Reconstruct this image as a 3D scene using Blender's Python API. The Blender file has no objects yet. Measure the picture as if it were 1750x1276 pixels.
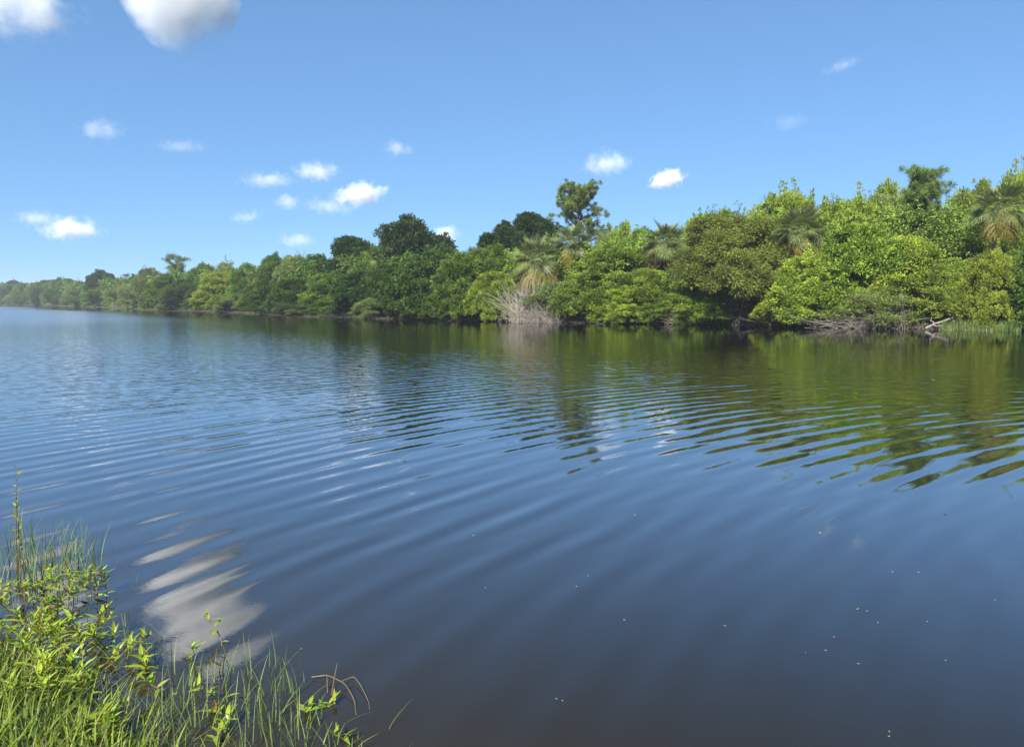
import bpy, math, mathutils
import numpy as np
from math import radians as R

SC = bpy.context.scene
COL = SC.collection
PI = math.pi

# ------------------------------------------------------------------ camera
EYE = 2.0            # eye height above the water, metres
PITCH = R(5.5)
FPX = 1269.0         # focal length in pixels of the 1750 px wide photograph
cam = bpy.data.cameras.new('camera')
cam.sensor_width = 36.0
cam.lens = 36.0 * FPX / 1750.0
cam.clip_start = 0.05
cam.clip_end = 80000.0
cam_o = bpy.data.objects.new('camera', cam)
cam_o.location = (0, 0, EYE)
cam_o.rotation_euler = (R(90) - PITCH, 0, 0)
COL.objects.link(cam_o)
SC.camera = cam_o

# ------------------------------------------------------------------ sky, sun, exposure
SUN_EL, SUN_LEFT = R(41), R(157)      # elevation; angle to the left of the view direction
world = bpy.data.worlds.new("World")
SC.world = world
world.use_nodes = True
nt = world.node_tree
bg = nt.nodes['Background']
sky = nt.nodes.new('ShaderNodeTexSky')
sky.sky_type = 'NISHITA'
sky.sun_disc = False
sky.sun_elevation = SUN_EL
sky.sun_rotation = 2 * PI - SUN_LEFT
sky.altitude = 2000
sky.air_density = 1.0
sky.dust_density = 0.7
sky.ozone_density = 6.0
gam = nt.nodes.new('ShaderNodeGamma')
gam.inputs['Gamma'].default_value = 0.54
tnt = nt.nodes.new('ShaderNodeMix')
tnt.data_type = 'RGBA'
tnt.blend_type = 'MULTIPLY'
tnt.inputs[0].default_value = 1.0
tnt.inputs[7].default_value = (0.515, 0.77, 1.02, 1)
nt.links.new(sky.outputs[0], gam.inputs[0])
nt.links.new(gam.outputs[0], tnt.inputs[6])
nt.links.new(tnt.outputs[2], bg.inputs['Color'])
bg.inputs['Strength'].default_value = 0.15

sun = bpy.data.lights.new('sun', 'SUN')
sun.energy = 5.0
sun.angle = R(0.5)
sun.color = (1.0, 0.95, 0.86)
sun_o = bpy.data.objects.new('sun', sun)
sd = mathutils.Vector((-math.sin(SUN_LEFT) * math.cos(SUN_EL), math.cos(SUN_LEFT) * math.cos(SUN_EL), math.sin(SUN_EL)))
sun_o.rotation_euler = sd.to_track_quat('Z', 'Y').to_euler()
COL.objects.link(sun_o)

SC.view_settings.view_transform = 'Standard'
SC.view_settings.look = 'None'
SC.view_settings.gamma = 1.0
SC.view_settings.use_curve_mapping = False
SC.view_settings.exposure = 1.22
SC.render.engine = 'CYCLES'
SC.cycles.use_denoising = True
SC.cycles.max_bounces = 40
SC.cycles.diffuse_bounces = 4
SC.cycles.glossy_bounces = 5
SC.cycles.transmission_bounces = 6
SC.cycles.transparent_max_bounces = 16
SC.cycles.volume_bounces = 40
SC.cycles.volume_max_steps = 96
SC.cycles.sample_clamp_indirect = 6.0
SC.cycles.caustics_reflective = False
SC.cycles.caustics_refractive = False

# ------------------------------------------------------------------ helpers
def z_at(py, Y):
    """height of a point at ground distance Y whose line of sight falls on photo row py"""
    return EYE + Y * math.tan(math.atan((638 - py) / FPX) - PITCH)

def x_at(px, Y, z=0.0):
    return (px - 875) / FPX * (Y * math.cos(PITCH) - (z - EYE) * math.sin(PITCH))

def ground_pt(px, py, z=0.0):
    Y = (z - EYE) / math.tan(math.atan((638 - py) / FPX) - PITCH)
    return x_at(px, Y, z), Y

def nrm(v):
    return v / np.maximum(np.linalg.norm(v, axis=-1, keepdims=True), 1e-9)

def mesh_from(name, verts, faces, mats, tint=None, smooth=False, mat_idx=None):
    """verts (N,3); faces = list of int arrays (M,k)"""
    me = bpy.data.meshes.new(name)
    verts = np.asarray(verts, dtype=np.float32)
    fl = [np.asarray(f, dtype=np.int32) for f in faces if len(f)]
    me.vertices.add(len(verts))
    me.vertices.foreach_set('co', verts.ravel())
    idx = np.concatenate([f.ravel() for f in fl])
    tot = np.concatenate([np.full(len(f), f.shape[1], dtype=np.int32) for f in fl])
    start = np.concatenate([[0], np.cumsum(tot)[:-1]]).astype(np.int32)
    me.loops.add(len(idx))
    me.loops.foreach_set('vertex_index', idx)
    me.polygons.add(len(tot))
    me.polygons.foreach_set('loop_start', start)
    me.polygons.foreach_set('loop_total', tot)
    me.polygons.foreach_set('use_smooth', np.full(len(tot), smooth, dtype=bool))
    for m in (mats if isinstance(mats, (list, tuple)) else [mats]):
        me.materials.append(m)
    if mat_idx is not None:
        me.polygons.foreach_set('material_index', np.asarray(mat_idx, dtype=np.int32))
    if tint is not None:
        for nm, arr in (tint.items() if isinstance(tint, dict) else {'tint': tint}.items()):
            a = me.attributes.new(nm, 'FLOAT', 'POINT')
            a.data.foreach_set('value', np.asarray(arr, dtype=np.float32))
    me.update(calc_edges=True)
    return me

class Acc:
    """collects verts / faces / tints into one mesh"""
    def __init__(self):
        self.v, self.f3, self.f4, self.t, self.n = [], [], [], [], 0
    def add(self, v, f3=None, f4=None, t=0.5):
        v = np.asarray(v, dtype=float).reshape(-1, 3)
        if f3 is not None and len(f3): self.f3.append(np.asarray(f3, dtype=np.int64) + self.n)
        if f4 is not None and len(f4): self.f4.append(np.asarray(f4, dtype=np.int64) + self.n)
        self.t.append(np.broadcast_to(np.asarray(t, dtype=float), (len(v),)))
        self.v.append(v); self.n += len(v)
    def mesh(self, name, mats, smooth=False):
        fs = []
        if self.f4: fs.append(np.concatenate(self.f4))
        if self.f3: fs.append(np.concatenate(self.f3))
        return mesh_from(name, np.concatenate(self.v), fs, mats, np.concatenate(self.t), smooth)

def add_leaves(acc, P, D, N, L, W, tint, fold=0.25, droop=0.1, at=0.45):
    n = len(P)
    S = nrm(np.cross(D, N)); U = np.cross(S, D)
    L = np.asarray(L).reshape(-1, 1); W = np.asarray(W).reshape(-1, 1)
    v = np.empty((n, 4, 3))
    v[:, 0] = P
    v[:, 1] = P + D * L * at + S * W * .5 + U * W * fold
    v[:, 2] = P + D * L - U * L * droop
    v[:, 3] = P + D * L * at - S * W * .5 + U * W * fold
    f = np.arange(n * 4).reshape(n, 4)
    acc.add(v.reshape(-1, 3), f4=f, t=np.repeat(tint, 4))

def add_tube(acc, pts, rad, sides=5, tint=0.5, cap=True):
    pts = np.asarray(pts, dtype=float); n = len(pts)
    rad = np.broadcast_to(np.asarray(rad, dtype=float), (n,))
    T = nrm(np.gradient(pts, axis=0))
    ref = np.array([0.0, 0.0, 1.0]) if abs(T[0][2]) < .9 else np.array([1.0, 0.0, 0.0])
    A = nrm(np.cross(T, ref)); B = np.cross(T, A)
    ang = np.linspace(0, 2 * PI, sides, endpoint=False)
    v = pts[:, None, :] + rad[:, None, None] * (np.cos(ang)[None, :, None] * A[:, None, :] + np.sin(ang)[None, :, None] * B[:, None, :])
    f = []
    for i in range(n - 1):
        for j in range(sides):
            k = (j + 1) % sides
            f.append((i * sides + j, i * sides + k, (i + 1) * sides + k, (i + 1) * sides + j))
    f3 = []
    vv = v.reshape(-1, 3)
    if cap:
        vv = np.vstack([vv, pts[-1:] + T[-1:] * rad[-1]])
        t = len(vv) - 1; b = (n - 1) * sides
        f3 = [(b + j, b + (j + 1) % sides, t) for j in range(sides)]
    acc.add(vv, f3=f3, f4=f, t=tint)

def link(name, me, parent=None, loc=None, rot=None, scale=None):
    o = bpy.data.objects.new(name, me)
    COL.objects.link(o)
    if parent is not None: o.parent = parent
    if loc is not None: o.location = loc
    if rot is not None: o.rotation_euler = rot
    if scale is not None: o.scale = scale
    return o

def tag(o, label=None, cat=None, group=None, kind=None):
    if label: o['label'] = label
    if cat: o['category'] = cat
    if group: o['group'] = group
    if kind: o['kind'] = kind
    return o

# ------------------------------------------------------------------ materials
def new_mat(name):
    m = bpy.data.materials.new(name); m.use_nodes = True
    t = m.node_tree; t.nodes.clear()
    return m, t, t.nodes.new, t.links.new

def leaf_mat(name, dark, light, transl=0.35, rough=0.55, spec=0.22, var=0.5, back=None):
    """leaf: colour runs from dark to light by the leaf's own tint; each plant shifts a little"""
    m, t, N, L = new_mat(name)
    out = N('ShaderNodeOutputMaterial')
    at = N('ShaderNodeAttribute'); at.attribute_name = 'tint'
    oi = N('ShaderNodeObjectInfo')
    mix = N('ShaderNodeMix'); mix.data_type = 'RGBA'
    mix.inputs[6].default_value = (*dark, 1); mix.inputs[7].default_value = (*light, 1)
    L(at.outputs['Fac'], mix.inputs[0])
    hs = N('ShaderNodeHueSaturation')
    mh = N('ShaderNodeMapRange'); mh.inputs['To Min'].default_value = .5 - .03 * var; mh.inputs['To Max'].default_value = .5 + .03 * var
    L(oi.outputs['Random'], mh.inputs[0]); L(mh.outputs[0], hs.inputs['Hue'])
    mul = N('ShaderNodeMath'); mul.operation = 'MULTIPLY'; mul.inputs[1].default_value = 7.31
    fr = N('ShaderNodeMath'); fr.operation = 'FRACT'
    mv = N('ShaderNodeMapRange'); mv.inputs['To Min'].default_value = 1 - .35 * var; mv.inputs['To Max'].default_value = 1 + .3 * var
    L(oi.outputs['Random'], mul.inputs[0]); L(mul.outputs[0], fr.inputs[0]); L(fr.outputs[0], mv.inputs[0]); L(mv.outputs[0], hs.inputs['Value'])
    L(mix.outputs[2], hs.inputs['Color'])
    p = N('ShaderNodeBsdfPrincipled')
    p.inputs['Roughness'].default_value = rough
    p.inputs['Specular IOR Level'].default_value = spec
    L(hs.outputs[0], p.inputs['Base Color'])
    tr = N('ShaderNodeBsdfTranslucent')
    hs2 = N('ShaderNodeHueSaturation'); hs2.inputs['Hue'].default_value = .485; hs2.inputs['Value'].default_value = 1.25
    L(hs.outputs[0], hs2.inputs['Color']); L(hs2.outputs[0], tr.inputs['Color'])
    ms = N('ShaderNodeMixShader'); ms.inputs[0].default_value = transl
    L(p.outputs[0], ms.inputs[1]); L(tr.outputs[0], ms.inputs[2]); L(ms.outputs[0], out.inputs[0])
    return m

def bark_mat(name, a, b, scale=6.0, rough=.9):
    m, t, N, L = new_mat(name)
    out = N('ShaderNodeOutputMaterial'); p = N('ShaderNodeBsdfPrincipled')
    tc = N('ShaderNodeTexCoord'); nz = N('ShaderNodeTexNoise')
    nz.inputs['Scale'].default_value = scale; nz.inputs['Detail'].default_value = 6
    L(tc.outputs['Object'], nz.inputs['Vector'])
    mix = N('ShaderNodeMix'); mix.data_type = 'RGBA'
    mix.inputs[6].default_value = (*a, 1); mix.inputs[7].default_value = (*b, 1)
    L(nz.outputs[0], mix.inputs[0]); L(mix.outputs[2], p.inputs['Base Color'])
    p.inputs['Roughness'].default_value = rough
    bu = N('ShaderNodeBump'); bu.inputs['Strength'].default_value = .6; bu.inputs['Distance'].default_value = .03
    L(nz.outputs[0], bu.inputs['Height']); L(bu.outputs[0], p.inputs['Normal'])
    L(p.outputs[0], out.inputs[0])
    return m

M = {}
M['bright'] = leaf_mat('leaf_bright_green', (0.085, 0.15, 0.016), (0.33, 0.415, 0.048), .34)
M['mid'] = leaf_mat('leaf_mid_green', (0.04, 0.09, 0.014), (0.155, 0.25, 0.034), .32)
M['fresh'] = leaf_mat('leaf_fresh_green', (0.07, 0.13, 0.016), (0.265, 0.36, 0.048), .34)
M['dark'] = leaf_mat('leaf_dark_green', (0.026, 0.062, 0.013), (0.095, 0.17, 0.026), .28)
M['oak'] = leaf_mat('leaf_oak', (0.014, 0.033, 0.012), (0.045, 0.085, 0.02), .2)
M['willow'] = leaf_mat('leaf_willow_olive', (0.075, 0.105, 0.018), (0.235, 0.275, 0.05), .38, var=.2)
M['pale'] = leaf_mat('leaf_pale_green', (0.075, 0.12, 0.036), (0.24, 0.3, 0.085), .32)
M['needle'] = leaf_mat('pine_needle', (.065, .11, .03), (.215, .295, .065), .2, var=.3)
M['palm'] = leaf_mat('palm_leaf', (.09, .125, .04), (.25, .30, .10), .25, rough=.4, spec=.5, var=.3)
M['palm_yellow'] = leaf_mat('palm_leaf_yellow', (.16, .15, .03), (.36, .31, .07), .3, var=.3)
M['palm_dead'] = leaf_mat('palm_leaf_dead', (.10, .065, .035), (.26, .185, .11), .15, rough=.8, spec=.1, var=.3)
M['weed'] = leaf_mat('weed_leaf', (0.13, 0.23, 0.016), (0.42, 0.5, 0.05), .42, rough=.35, spec=.45, var=.8)
M['grass'] = leaf_mat('grass_blade', (.055, .12, .014), (.28, .36, .05), .4, rough=.4, var=0)
M['reed'] = leaf_mat('reed_blade', (0.055, 0.115, 0.028), (0.2, 0.26, 0.07), .3, rough=.4, var=.6)
M['dry_grass'] = leaf_mat('dry_grass', (.12, .11, .05), (.32, .29, .15), .3, rough=.7, var=.3)
M['bark'] = bark_mat('bark_grey_brown', (.045, .036, .028), (.16, .135, .105))
M['pine_bark'] = bark_mat('pine_bark', (.035, .028, .024), (.12, .095, .08))
M['dead_wood'] = bark_mat('dead_wood_grey', (.10, .088, .072), (.27, .24, .20), 9)
M['dead_twig'] = bark_mat('dead_twig_tan', (.17, .15, .125), (.40, .36, .30), 9)
M['root'] = bark_mat('root_dark_grey', (.035, .031, .026), (.12, .105, .085), 9)
M['stem_red'] = bark_mat('weed_stem', (.07, .06, .02), (.20, .10, .05), 14, .5)
M['twig'] = bark_mat('wet_twig', (.10, .06, .02), (.22, .15, .06), 14, .5)

# ------------------------------------------------------------------ the shore
# far bank: water's edge as (X, Y), read off the photograph on the z = 0 plane
FAR = np.array([(260, -60), (120, 22), (60, 45), (37, 53.5), (31, 56), (24.4, 59.5), (17, 67), (7, 72.5), (0.3, 75.5), (-6, 82),
                (-17.4, 94), (-34, 115), (-56, 149), (-71, 169), (-96, 195), (-120, 225), (-181, 317), (-309, 461), (-420, 520), (-560, 560)], float)
# near bank
NEAR = np.array([(-560, 480), (-250, 240), (-100, 105), (-45, 52), (-26, 30), (-15, 17), (-10, 10.5), (-7.0, 7.3), (-4.6, 5.3), (-3.35, 4.4),
                 (-2.35, 3.75), (-1.6, 3.15), (-.9, 2.45), (0, 1.75), (2, .6), (8, -3), (40, -25), (260, -80)], float)

def seg_dist(P, line):
    d = np.full(len(P), 1e9)
    for a, b in zip(line[:-1], line[1:]):
        ab = b - a; t = np.clip(((P - a) @ ab) / (ab @ ab), 0, 1)
        d = np.minimum(d, np.linalg.norm(P - (a + t[:, None] * ab), axis=1))
    return d

def in_poly(P, poly):
    x, y = P[:, 0], P[:, 1]; r = np.zeros(len(P), bool)
    j = len(poly) - 1
    for i in range(len(poly)):
        xi, yi = poly[i]; xj, yj = poly[j]
        c = ((yi > y) != (yj > y)) & (x < (xj - xi) * (y - yi) / ((yj - yi) + 1e-12) + xi)
        r ^= c; j = i
    return r

LAKE = np.vstack([FAR, NEAR])
def shore_info(P):
    """signed distance to the water's edge (positive on land) and to the near edge"""
    dn = seg_dist(P, NEAR); df = seg_dist(P, FAR)
    s = np.where(in_poly(P, LAKE), -1.0, 1.0)
    return s * np.minimum(dn, df), dn, df

def ground_z(P):
    d, dn, df = shore_info(P)
    near = dn < df
    land = np.where(near, .42 * (1 - np.exp(-np.maximum(d, 0) / .9)), .5 * (1 - np.exp(-np.maximum(d, 0) / 2.0)) + .02 * np.clip(d, 0, 60))
    bed = -np.where(near, .75 * (1 - np.exp(np.minimum(d, 0) / 1.6)), 1.0 * (1 - np.exp(np.minimum(d, 0) / 3.0)))
    return np.where(d > 0, land, bed)

def lines(*parts):
    return np.unique(np.round(np.concatenate([np.arange(*p) for p in parts]), 3))
GX = lines((-1000, -400, 60), (-400, -120, 8), (-120, -9, 3), (-9, 5, .22), (5, 60, 2.5), (60, 200, 12), (200, 1001, 80))
GY = lines((-300, -20, 40), (-20, -2, 3), (-2, 10, .22), (10, 100, 2.5), (100, 260, 5), (260, 560, 10), (560, 1201, 80))
XX, YY = np.meshgrid(GX, GY)
GP = np.stack([XX.ravel(), YY.ravel()], 1)
gz = ground_z(GP)
rs = np.random.default_rng(5)
gz = gz + rs.normal(0, .012, len(gz)) * (gz > 0)
nx, ny = len(GX), len(GY)
ii = np.arange(nx * ny).reshape(ny, nx)
gf = np.stack([ii[:-1, :-1].ravel(), ii[:-1, 1:].ravel(), ii[1:, 1:].ravel(), ii[1:, :-1].ravel()], 1)

m, t, N, L = new_mat('soil_and_leaf_litter')
out = N('ShaderNodeOutputMaterial'); p = N('ShaderNodeBsdfPrincipled')
tc = N('ShaderNodeTexCoord'); nz = N('ShaderNodeTexNoise'); nz.inputs['Scale'].default_value = 3; nz.inputs['Detail'].default_value = 8
L(tc.outputs['Object'], nz.inputs['Vector'])
cr = N('ShaderNodeValToRGB')
cr.color_ramp.elements[0].position = .35; cr.color_ramp.elements[0].color = (.022, .020, .012, 1)
cr.color_ramp.elements[1].position = .7; cr.color_ramp.elements[1].color = (.055, .05, .028, 1)
L(nz.outputs[0], cr.inputs[0]); L(cr.outputs[0], p.inputs['Base Color']); p.inputs['Roughness'].default_value = .95
bu = N('ShaderNodeBump'); bu.inputs['Distance'].default_value = .05; L(nz.outputs[0], bu.inputs['Height']); L(bu.outputs[0], p.inputs['Normal'])
L(p.outputs[0], out.inputs[0])
M['soil'] = m
ground = link('ground', mesh_from('ground', np.column_stack([GP, gz]), [gf], M['soil'], smooth=True))
tag(ground, 'low bank soil and lake bed under the vegetation', None, None, 'structure')

# ------------------------------------------------------------------ the water
m, t, N, L = new_mat('lake_water')
out = N('ShaderNodeOutputMaterial'); dif = N('ShaderNodeBsdfDiffuse'); glo = N('ShaderNodeBsdfGlossy')
def math_(op, a=None, b=None, c=None, clamp=False):
    n = N('ShaderNodeMath'); n.operation = op; n.use_clamp = clamp
    for i, v in enumerate((a, b, c)):
        if v is None: continue
        if isinstance(v, (int, float)): n.inputs[i].default_value = v
        else: L(v, n.inputs[i])
    return n.outputs[0]
tc = N('ShaderNodeTexCoord'); PO = tc.outputs['Object']
def noise(scale, detail=2, rough=.5, off=(0, 0, 0), vec=None, stretch=(1, 1, 1), rotz=0):
    mp = N('ShaderNodeMapping'); mp.inputs['Location'].default_value = off; mp.inputs['Scale'].default_value = stretch
    mp.inputs['Rotation'].default_value = (0, 0, rotz)
    L(vec or PO, mp.inputs['Vector'])
    n = N('ShaderNodeTexNoise'); n.inputs['Scale'].default_value = scale; n.inputs['Detail'].default_value = detail; n.inputs['Roughness'].default_value = rough
    L(mp.outputs[0], n.inputs['Vector']); return n.outputs[0]
def ring(cx, cy, lam, amp, warp, woff, wscale=.22):
    d = N('ShaderNodeVectorMath'); d.operation = 'DISTANCE'; d.inputs[1].default_value = (cx, cy, 0); L(PO, d.inputs[0])
    w = noise(wscale, 2, .5, woff)
    ph = math_('MULTIPLY_ADD', d.outputs['Value'], 2 * PI / lam, math_('MULTIPLY', w, warp * 2 * PI))
    s = math_('SINE', ph)
    return math_('MULTIPLY', s, amp)
at_r = N('ShaderNodeAttribute'); at_r.attribute_name = 'ruffle'
at_s = N('ShaderNodeAttribute'); at_s.attribute_name = 'shallow'
at_c = N('ShaderNodeAttribute'); at_c.attribute_name = 'swell'
at_k = N('ShaderNodeAttribute'); at_k.attribute_name = 'chop'
pack = noise(.35, 2, .5, (3, 9, 0), stretch=(1, 1, 1))
pk = N('ShaderNodeMapRange'); pk.inputs['From Min'].default_value = .32; pk.inputs['From Max'].default_value = .68; pk.inputs['To Min'].default_value = .45; pk.inputs['To Max'].default_value = 1.4
L(pack, pk.inputs[0])
W1 = ring(16, -3, .42, .0029, 1.3, (0, 0, 0))
W2 = ring(15, -6, .30, .0009, 1.4, (7, 3, 0), .3)
W3 = ring(20, 0, .70, .0015, .7, (11, 5, 0), .15)
rings = math_('MULTIPLY', math_('ADD', math_('ADD', W1, W2), W3), pk.outputs[0])
chop = math_('MULTIPLY', math_('SUBTRACT', noise(2.4, 2, .45, (1, 1, 0), stretch=(.55, 1.5, 1), rotz=R(-12)), .5), .022)
fine = math_('MULTIPLY', math_('SUBTRACT', noise(9, 1, .5, (5, 1, 0), stretch=(.7, 1.2, 1)), .5), .0022)
micro = math_('MULTIPLY', noise(17, 2, .5, (2, 8, 0), stretch=(.8, 1.3, 1), rotz=R(30)), .0003)
h0 = math_('ADD', math_('MULTIPLY', rings, at_c.outputs['Fac']), math_('MULTIPLY', math_('ADD', chop, fine), at_k.outputs['Fac']))
h = math_('ADD', h0, micro)
bu = N('ShaderNodeBump'); bu.inputs['Strength'].default_value = 1; bu.inputs['Distance'].default_value = 1.0
L(h, bu.inputs['Height']); L(bu.outputs[0], glo.inputs['Normal'])
rr = N('ShaderNodeMapRange'); rr.inputs['To Min'].default_value = .015; rr.inputs['To Max'].default_value = .15
L(at_r.outputs['Fac'], rr.inputs[0]); L(rr.outputs[0], glo.inputs['Roughness'])
mx = N('ShaderNodeMix'); mx.data_type = 'RGBA'
mx.inputs[6].default_value = (.0085, .0083, .0058, 1); mx.inputs[7].default_value = (.027, .022, .013, 1)
L(at_s.outputs['Fac'], mx.inputs[0]); L(mx.outputs[2], dif.inputs['Color'])
lw = N('ShaderNodeLayerWeight'); lw.inputs['Blend'].default_value = .5
bu2 = N('ShaderNodeBump'); bu2.inputs['Strength'].default_value = .6; bu2.inputs['Distance'].default_value = 1.0
L(h, bu2.inputs['Height']); L(bu2.outputs[0], lw.inputs['Normal'])
sm = N('ShaderNodeMapRange'); sm.interpolation_type = 'SMOOTHSTEP'; sm.inputs['From Min'].default_value = .38; sm.inputs['From Max'].default_value = .95
L(lw.outputs['Facing'], sm.inputs[0])
fr = math_('MULTIPLY_ADD', math_('ADD', math_('POWER', lw.outputs['Facing'], 3.6), sm.outputs[0]), .48, .012, clamp=True)
ms = N('ShaderNodeMixShader'); L(fr, ms.inputs[0]); L(dif.outputs[0], ms.inputs[1]); L(glo.outputs[0], ms.inputs[2])
L(ms.outputs[0], out.inputs[0])
M['water'] = m
sdist, dn, df = shore_info(GP)
def sstep(a, b, x):
    t = np.clip((x - a) / (b - a), 0, 1); return t * t * (3 - 2 * t)
nzl = np.sin(GP[:, 0] * .11 + 1.3 * np.sin(GP[:, 1] * .05)) * .5 + .5
far_fade = sstep(2, 16, df)                             # lee of the far bank stays calm
dist0 = np.hypot(GP[:, 0], GP[:, 1])
left_wind = sstep(10, 26, df) * sstep(30, 110, dist0)     # breeze over the open far reach
shallow = np.exp(-dn / 1.7) * (sdist < .6)
swell = .35 + .65 * sstep(0, 2.5, dn)
swell = swell * (1 - .85 * sstep(13, 40, dist0)) * (.2 + .8 * sstep(6, 44, df))
chopk = (1 + 1.0 * left_wind) * sstep(8, 22, dist0) * (.12 + .88 * sstep(14, 50, df)) * (.45 + .55 * sstep(-.1, .5, -GP[:, 0] / np.maximum(dist0, 1) + .25))
water = link('lake_water', mesh_from('lake_water', np.column_stack([GP, np.zeros(len(GP))]), [gf], M['water'],
             {'shallow': shallow, 'swell': swell, 'chop': chopk, 'ruffle': left_wind}, smooth=True))
tag(water, 'rippled blue lake reflecting the sky and the green far bank', None, None, 'structure')

# ------------------------------------------------------------------ clouds
def cloud_mat(rx, ry, rz, seed, dens, cov, lump):
    m, t, N, L = new_mat('cloud_vapour')
    out = N('ShaderNodeOutputMaterial'); v = N('ShaderNodeVolumePrincipled'); L(v.outputs[0], out.inputs['Volume'])
    v.inputs['Color'].default_value = (.99, .99, .99, 1)
    v.inputs['Anisotropy'].default_value = -0.12
    tc = N('ShaderNodeTexCoord')
    sc = N('ShaderNodeVectorMath'); sc.operation = 'DIVIDE'; sc.inputs[1].default_value = (rx, ry, rz); L(tc.outputs['Object'], sc.inputs[0])
    ln = N('ShaderNodeVectorMath'); ln.operation = 'LENGTH'; L(sc.outputs[0], ln.inputs[0])
    ad = N('ShaderNodeVectorMath'); ad.operation = 'ADD'; ad.inputs[1].default_value = (seed * 997., 0, 0); L(tc.outputs['Object'], ad.inputs[0])
    nz = N('ShaderNodeTexNoise'); nz.inputs['Scale'].default_value = 1.5 / rz; nz.inputs['Detail'].default_value = 7; nz.inputs['Roughness'].default_value = .66
    L(ad.outputs[0], nz.inputs['Vector'])
    m1 = N('ShaderNodeMath'); m1.operation = 'MULTIPLY_ADD'; m1.inputs[1].default_value = lump; m1.inputs[2].default_value = cov + .1 - lump / 2; L(nz.outputs[0], m1.inputs[0])
    m2 = N('ShaderNodeMath'); m2.operation = 'SUBTRACT'; L(m1.outputs[0], m2.inputs[0]); L(ln.outputs['Value'], m2.inputs[1])
    mr = N('ShaderNodeMapRange'); mr.interpolation_type = 'SMOOTHSTEP'
    mr.inputs['From Max'].default_value = 1.15 if seed < 3 else .85; mr.inputs['To Max'].default_value = dens / rz * (.72 if seed in (1, 2, 7, 13, 17) else .42)
    L(m2.outputs[0], mr.inputs['Value']); L(mr.outputs[0], v.inputs['Density'])
    return m

def ico(n):
    import bmesh
    bm = bmesh.new(); bmesh.ops.create_icosphere(bm, subdivisions=n, radius=1)
    v = np.array([x.co[:] for x in bm.verts]); f = np.array([[y.index for y in x.verts] for x in bm.faces]); bm.free()
    return v, f
ICO = ico(3)
def cloud(i, px, py, wpx, hpx, dens, cov, label, lump=2.2, tilt=0):
    el = math.atan((638 - py) / FPX) - PITCH
    Y = 850 / math.tan(max(el, R(3.5)))
    z = z_at(py, Y); x = x_at(px, Y, z)
    mpp = (Y * math.cos(PITCH) - (z - EYE) * math.sin(PITCH)) / FPX
    rx, rz = wpx * .66 * mpp, hpx * .66 * mpp
    ry = .6 * rx + .4 * rz
    me = mesh_from('cloud', ICO[0] * np.array([rx, ry, rz]) * 1.06, [ICO[1]], cloud_mat(rx, ry, rz, i + 1, dens, cov, lump))
    o = link('cloud', me, loc=(x, Y, z), rot=(0, tilt, 0))
    tag(o, label, 'cloud', 'fair weather clouds', 'thing')
CL = [
 (34, -6, 170, 150, 6, .64, 'bright ragged cloud in the upper left corner of the sky'),
 (304, -46, 148, 195, 8, 1.02, 'large bright white cloud at the top edge of the sky'),
 (170, 222, 80, 40, 1.0, .62, 'small soft puff alone in the upper left sky'),
 (310, 250, 100, 24, .4, .6, 'faint thin streak of cloud beside the lone soft puff'),
 (458, 308, 105, 30, 1.0, .62, 'long flat grey-white cloud joined to a brighter puff on its right'),
 (540, 293, 84, 36, 1.8, .66, 'bright puff at the right end of a long flat cloud'),
 (616, 332, 84, 38, 3, .72, 'brightest cloud of the cluster above the dark round oak'),
 (490, 346, 46, 32, 1.6, .64, 'small round puff below the long flat cloud'),
 (562, 352, 90, 38, 1, .62, 'faint smudge of cloud tucked under the brightest one'),
 (420, 371, 68, 26, .9, .58, 'slanting faint wisp low above the left treeline'),
 (508, 411, 72, 28, 1.1, .62, 'low hazy cloud resting just above the left treeline'),
 (62, 374, 80, 32, 1.2, .62, 'flat cloud touching the left edge of the sky'),
 (123, 392, 90, 42, 2.6, .70, 'plump white cloud low over the far end of the lake'),
 (680, 255, 56, 34, 1.1, .6, 'single faint puff high above the dark round oak'),
 (762, 402, 50, 36, 3, .68, 'white cloud peeping from behind the dark round oak'),
 (1040, 280, 90, 42, 1.9, .66, 'white lumpy cloud directly above the lone pine'),
 (1140, 307, 58, 30, 4, .76, 'small bright slanted cloud to the right of the lone pine'),
 (1440, 112, 88, 24, .35, .56, 'thin slanting wisp highest in the right sky'),
 (1348, 208, 90, 40, .3, .56, 'faint pinkish smudge of cloud in the right sky'),
]
for i, c in enumerate(CL):
    cloud(i, *c, tilt={17: R(-18), 16: R(-14), 9: R(-16), 6: R(-8)}.get(i, 0))

# ------------------------------------------------------------------ plant builders
def unit(rng, n):
    return nrm(rng.normal(size=(n, 3)))

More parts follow.
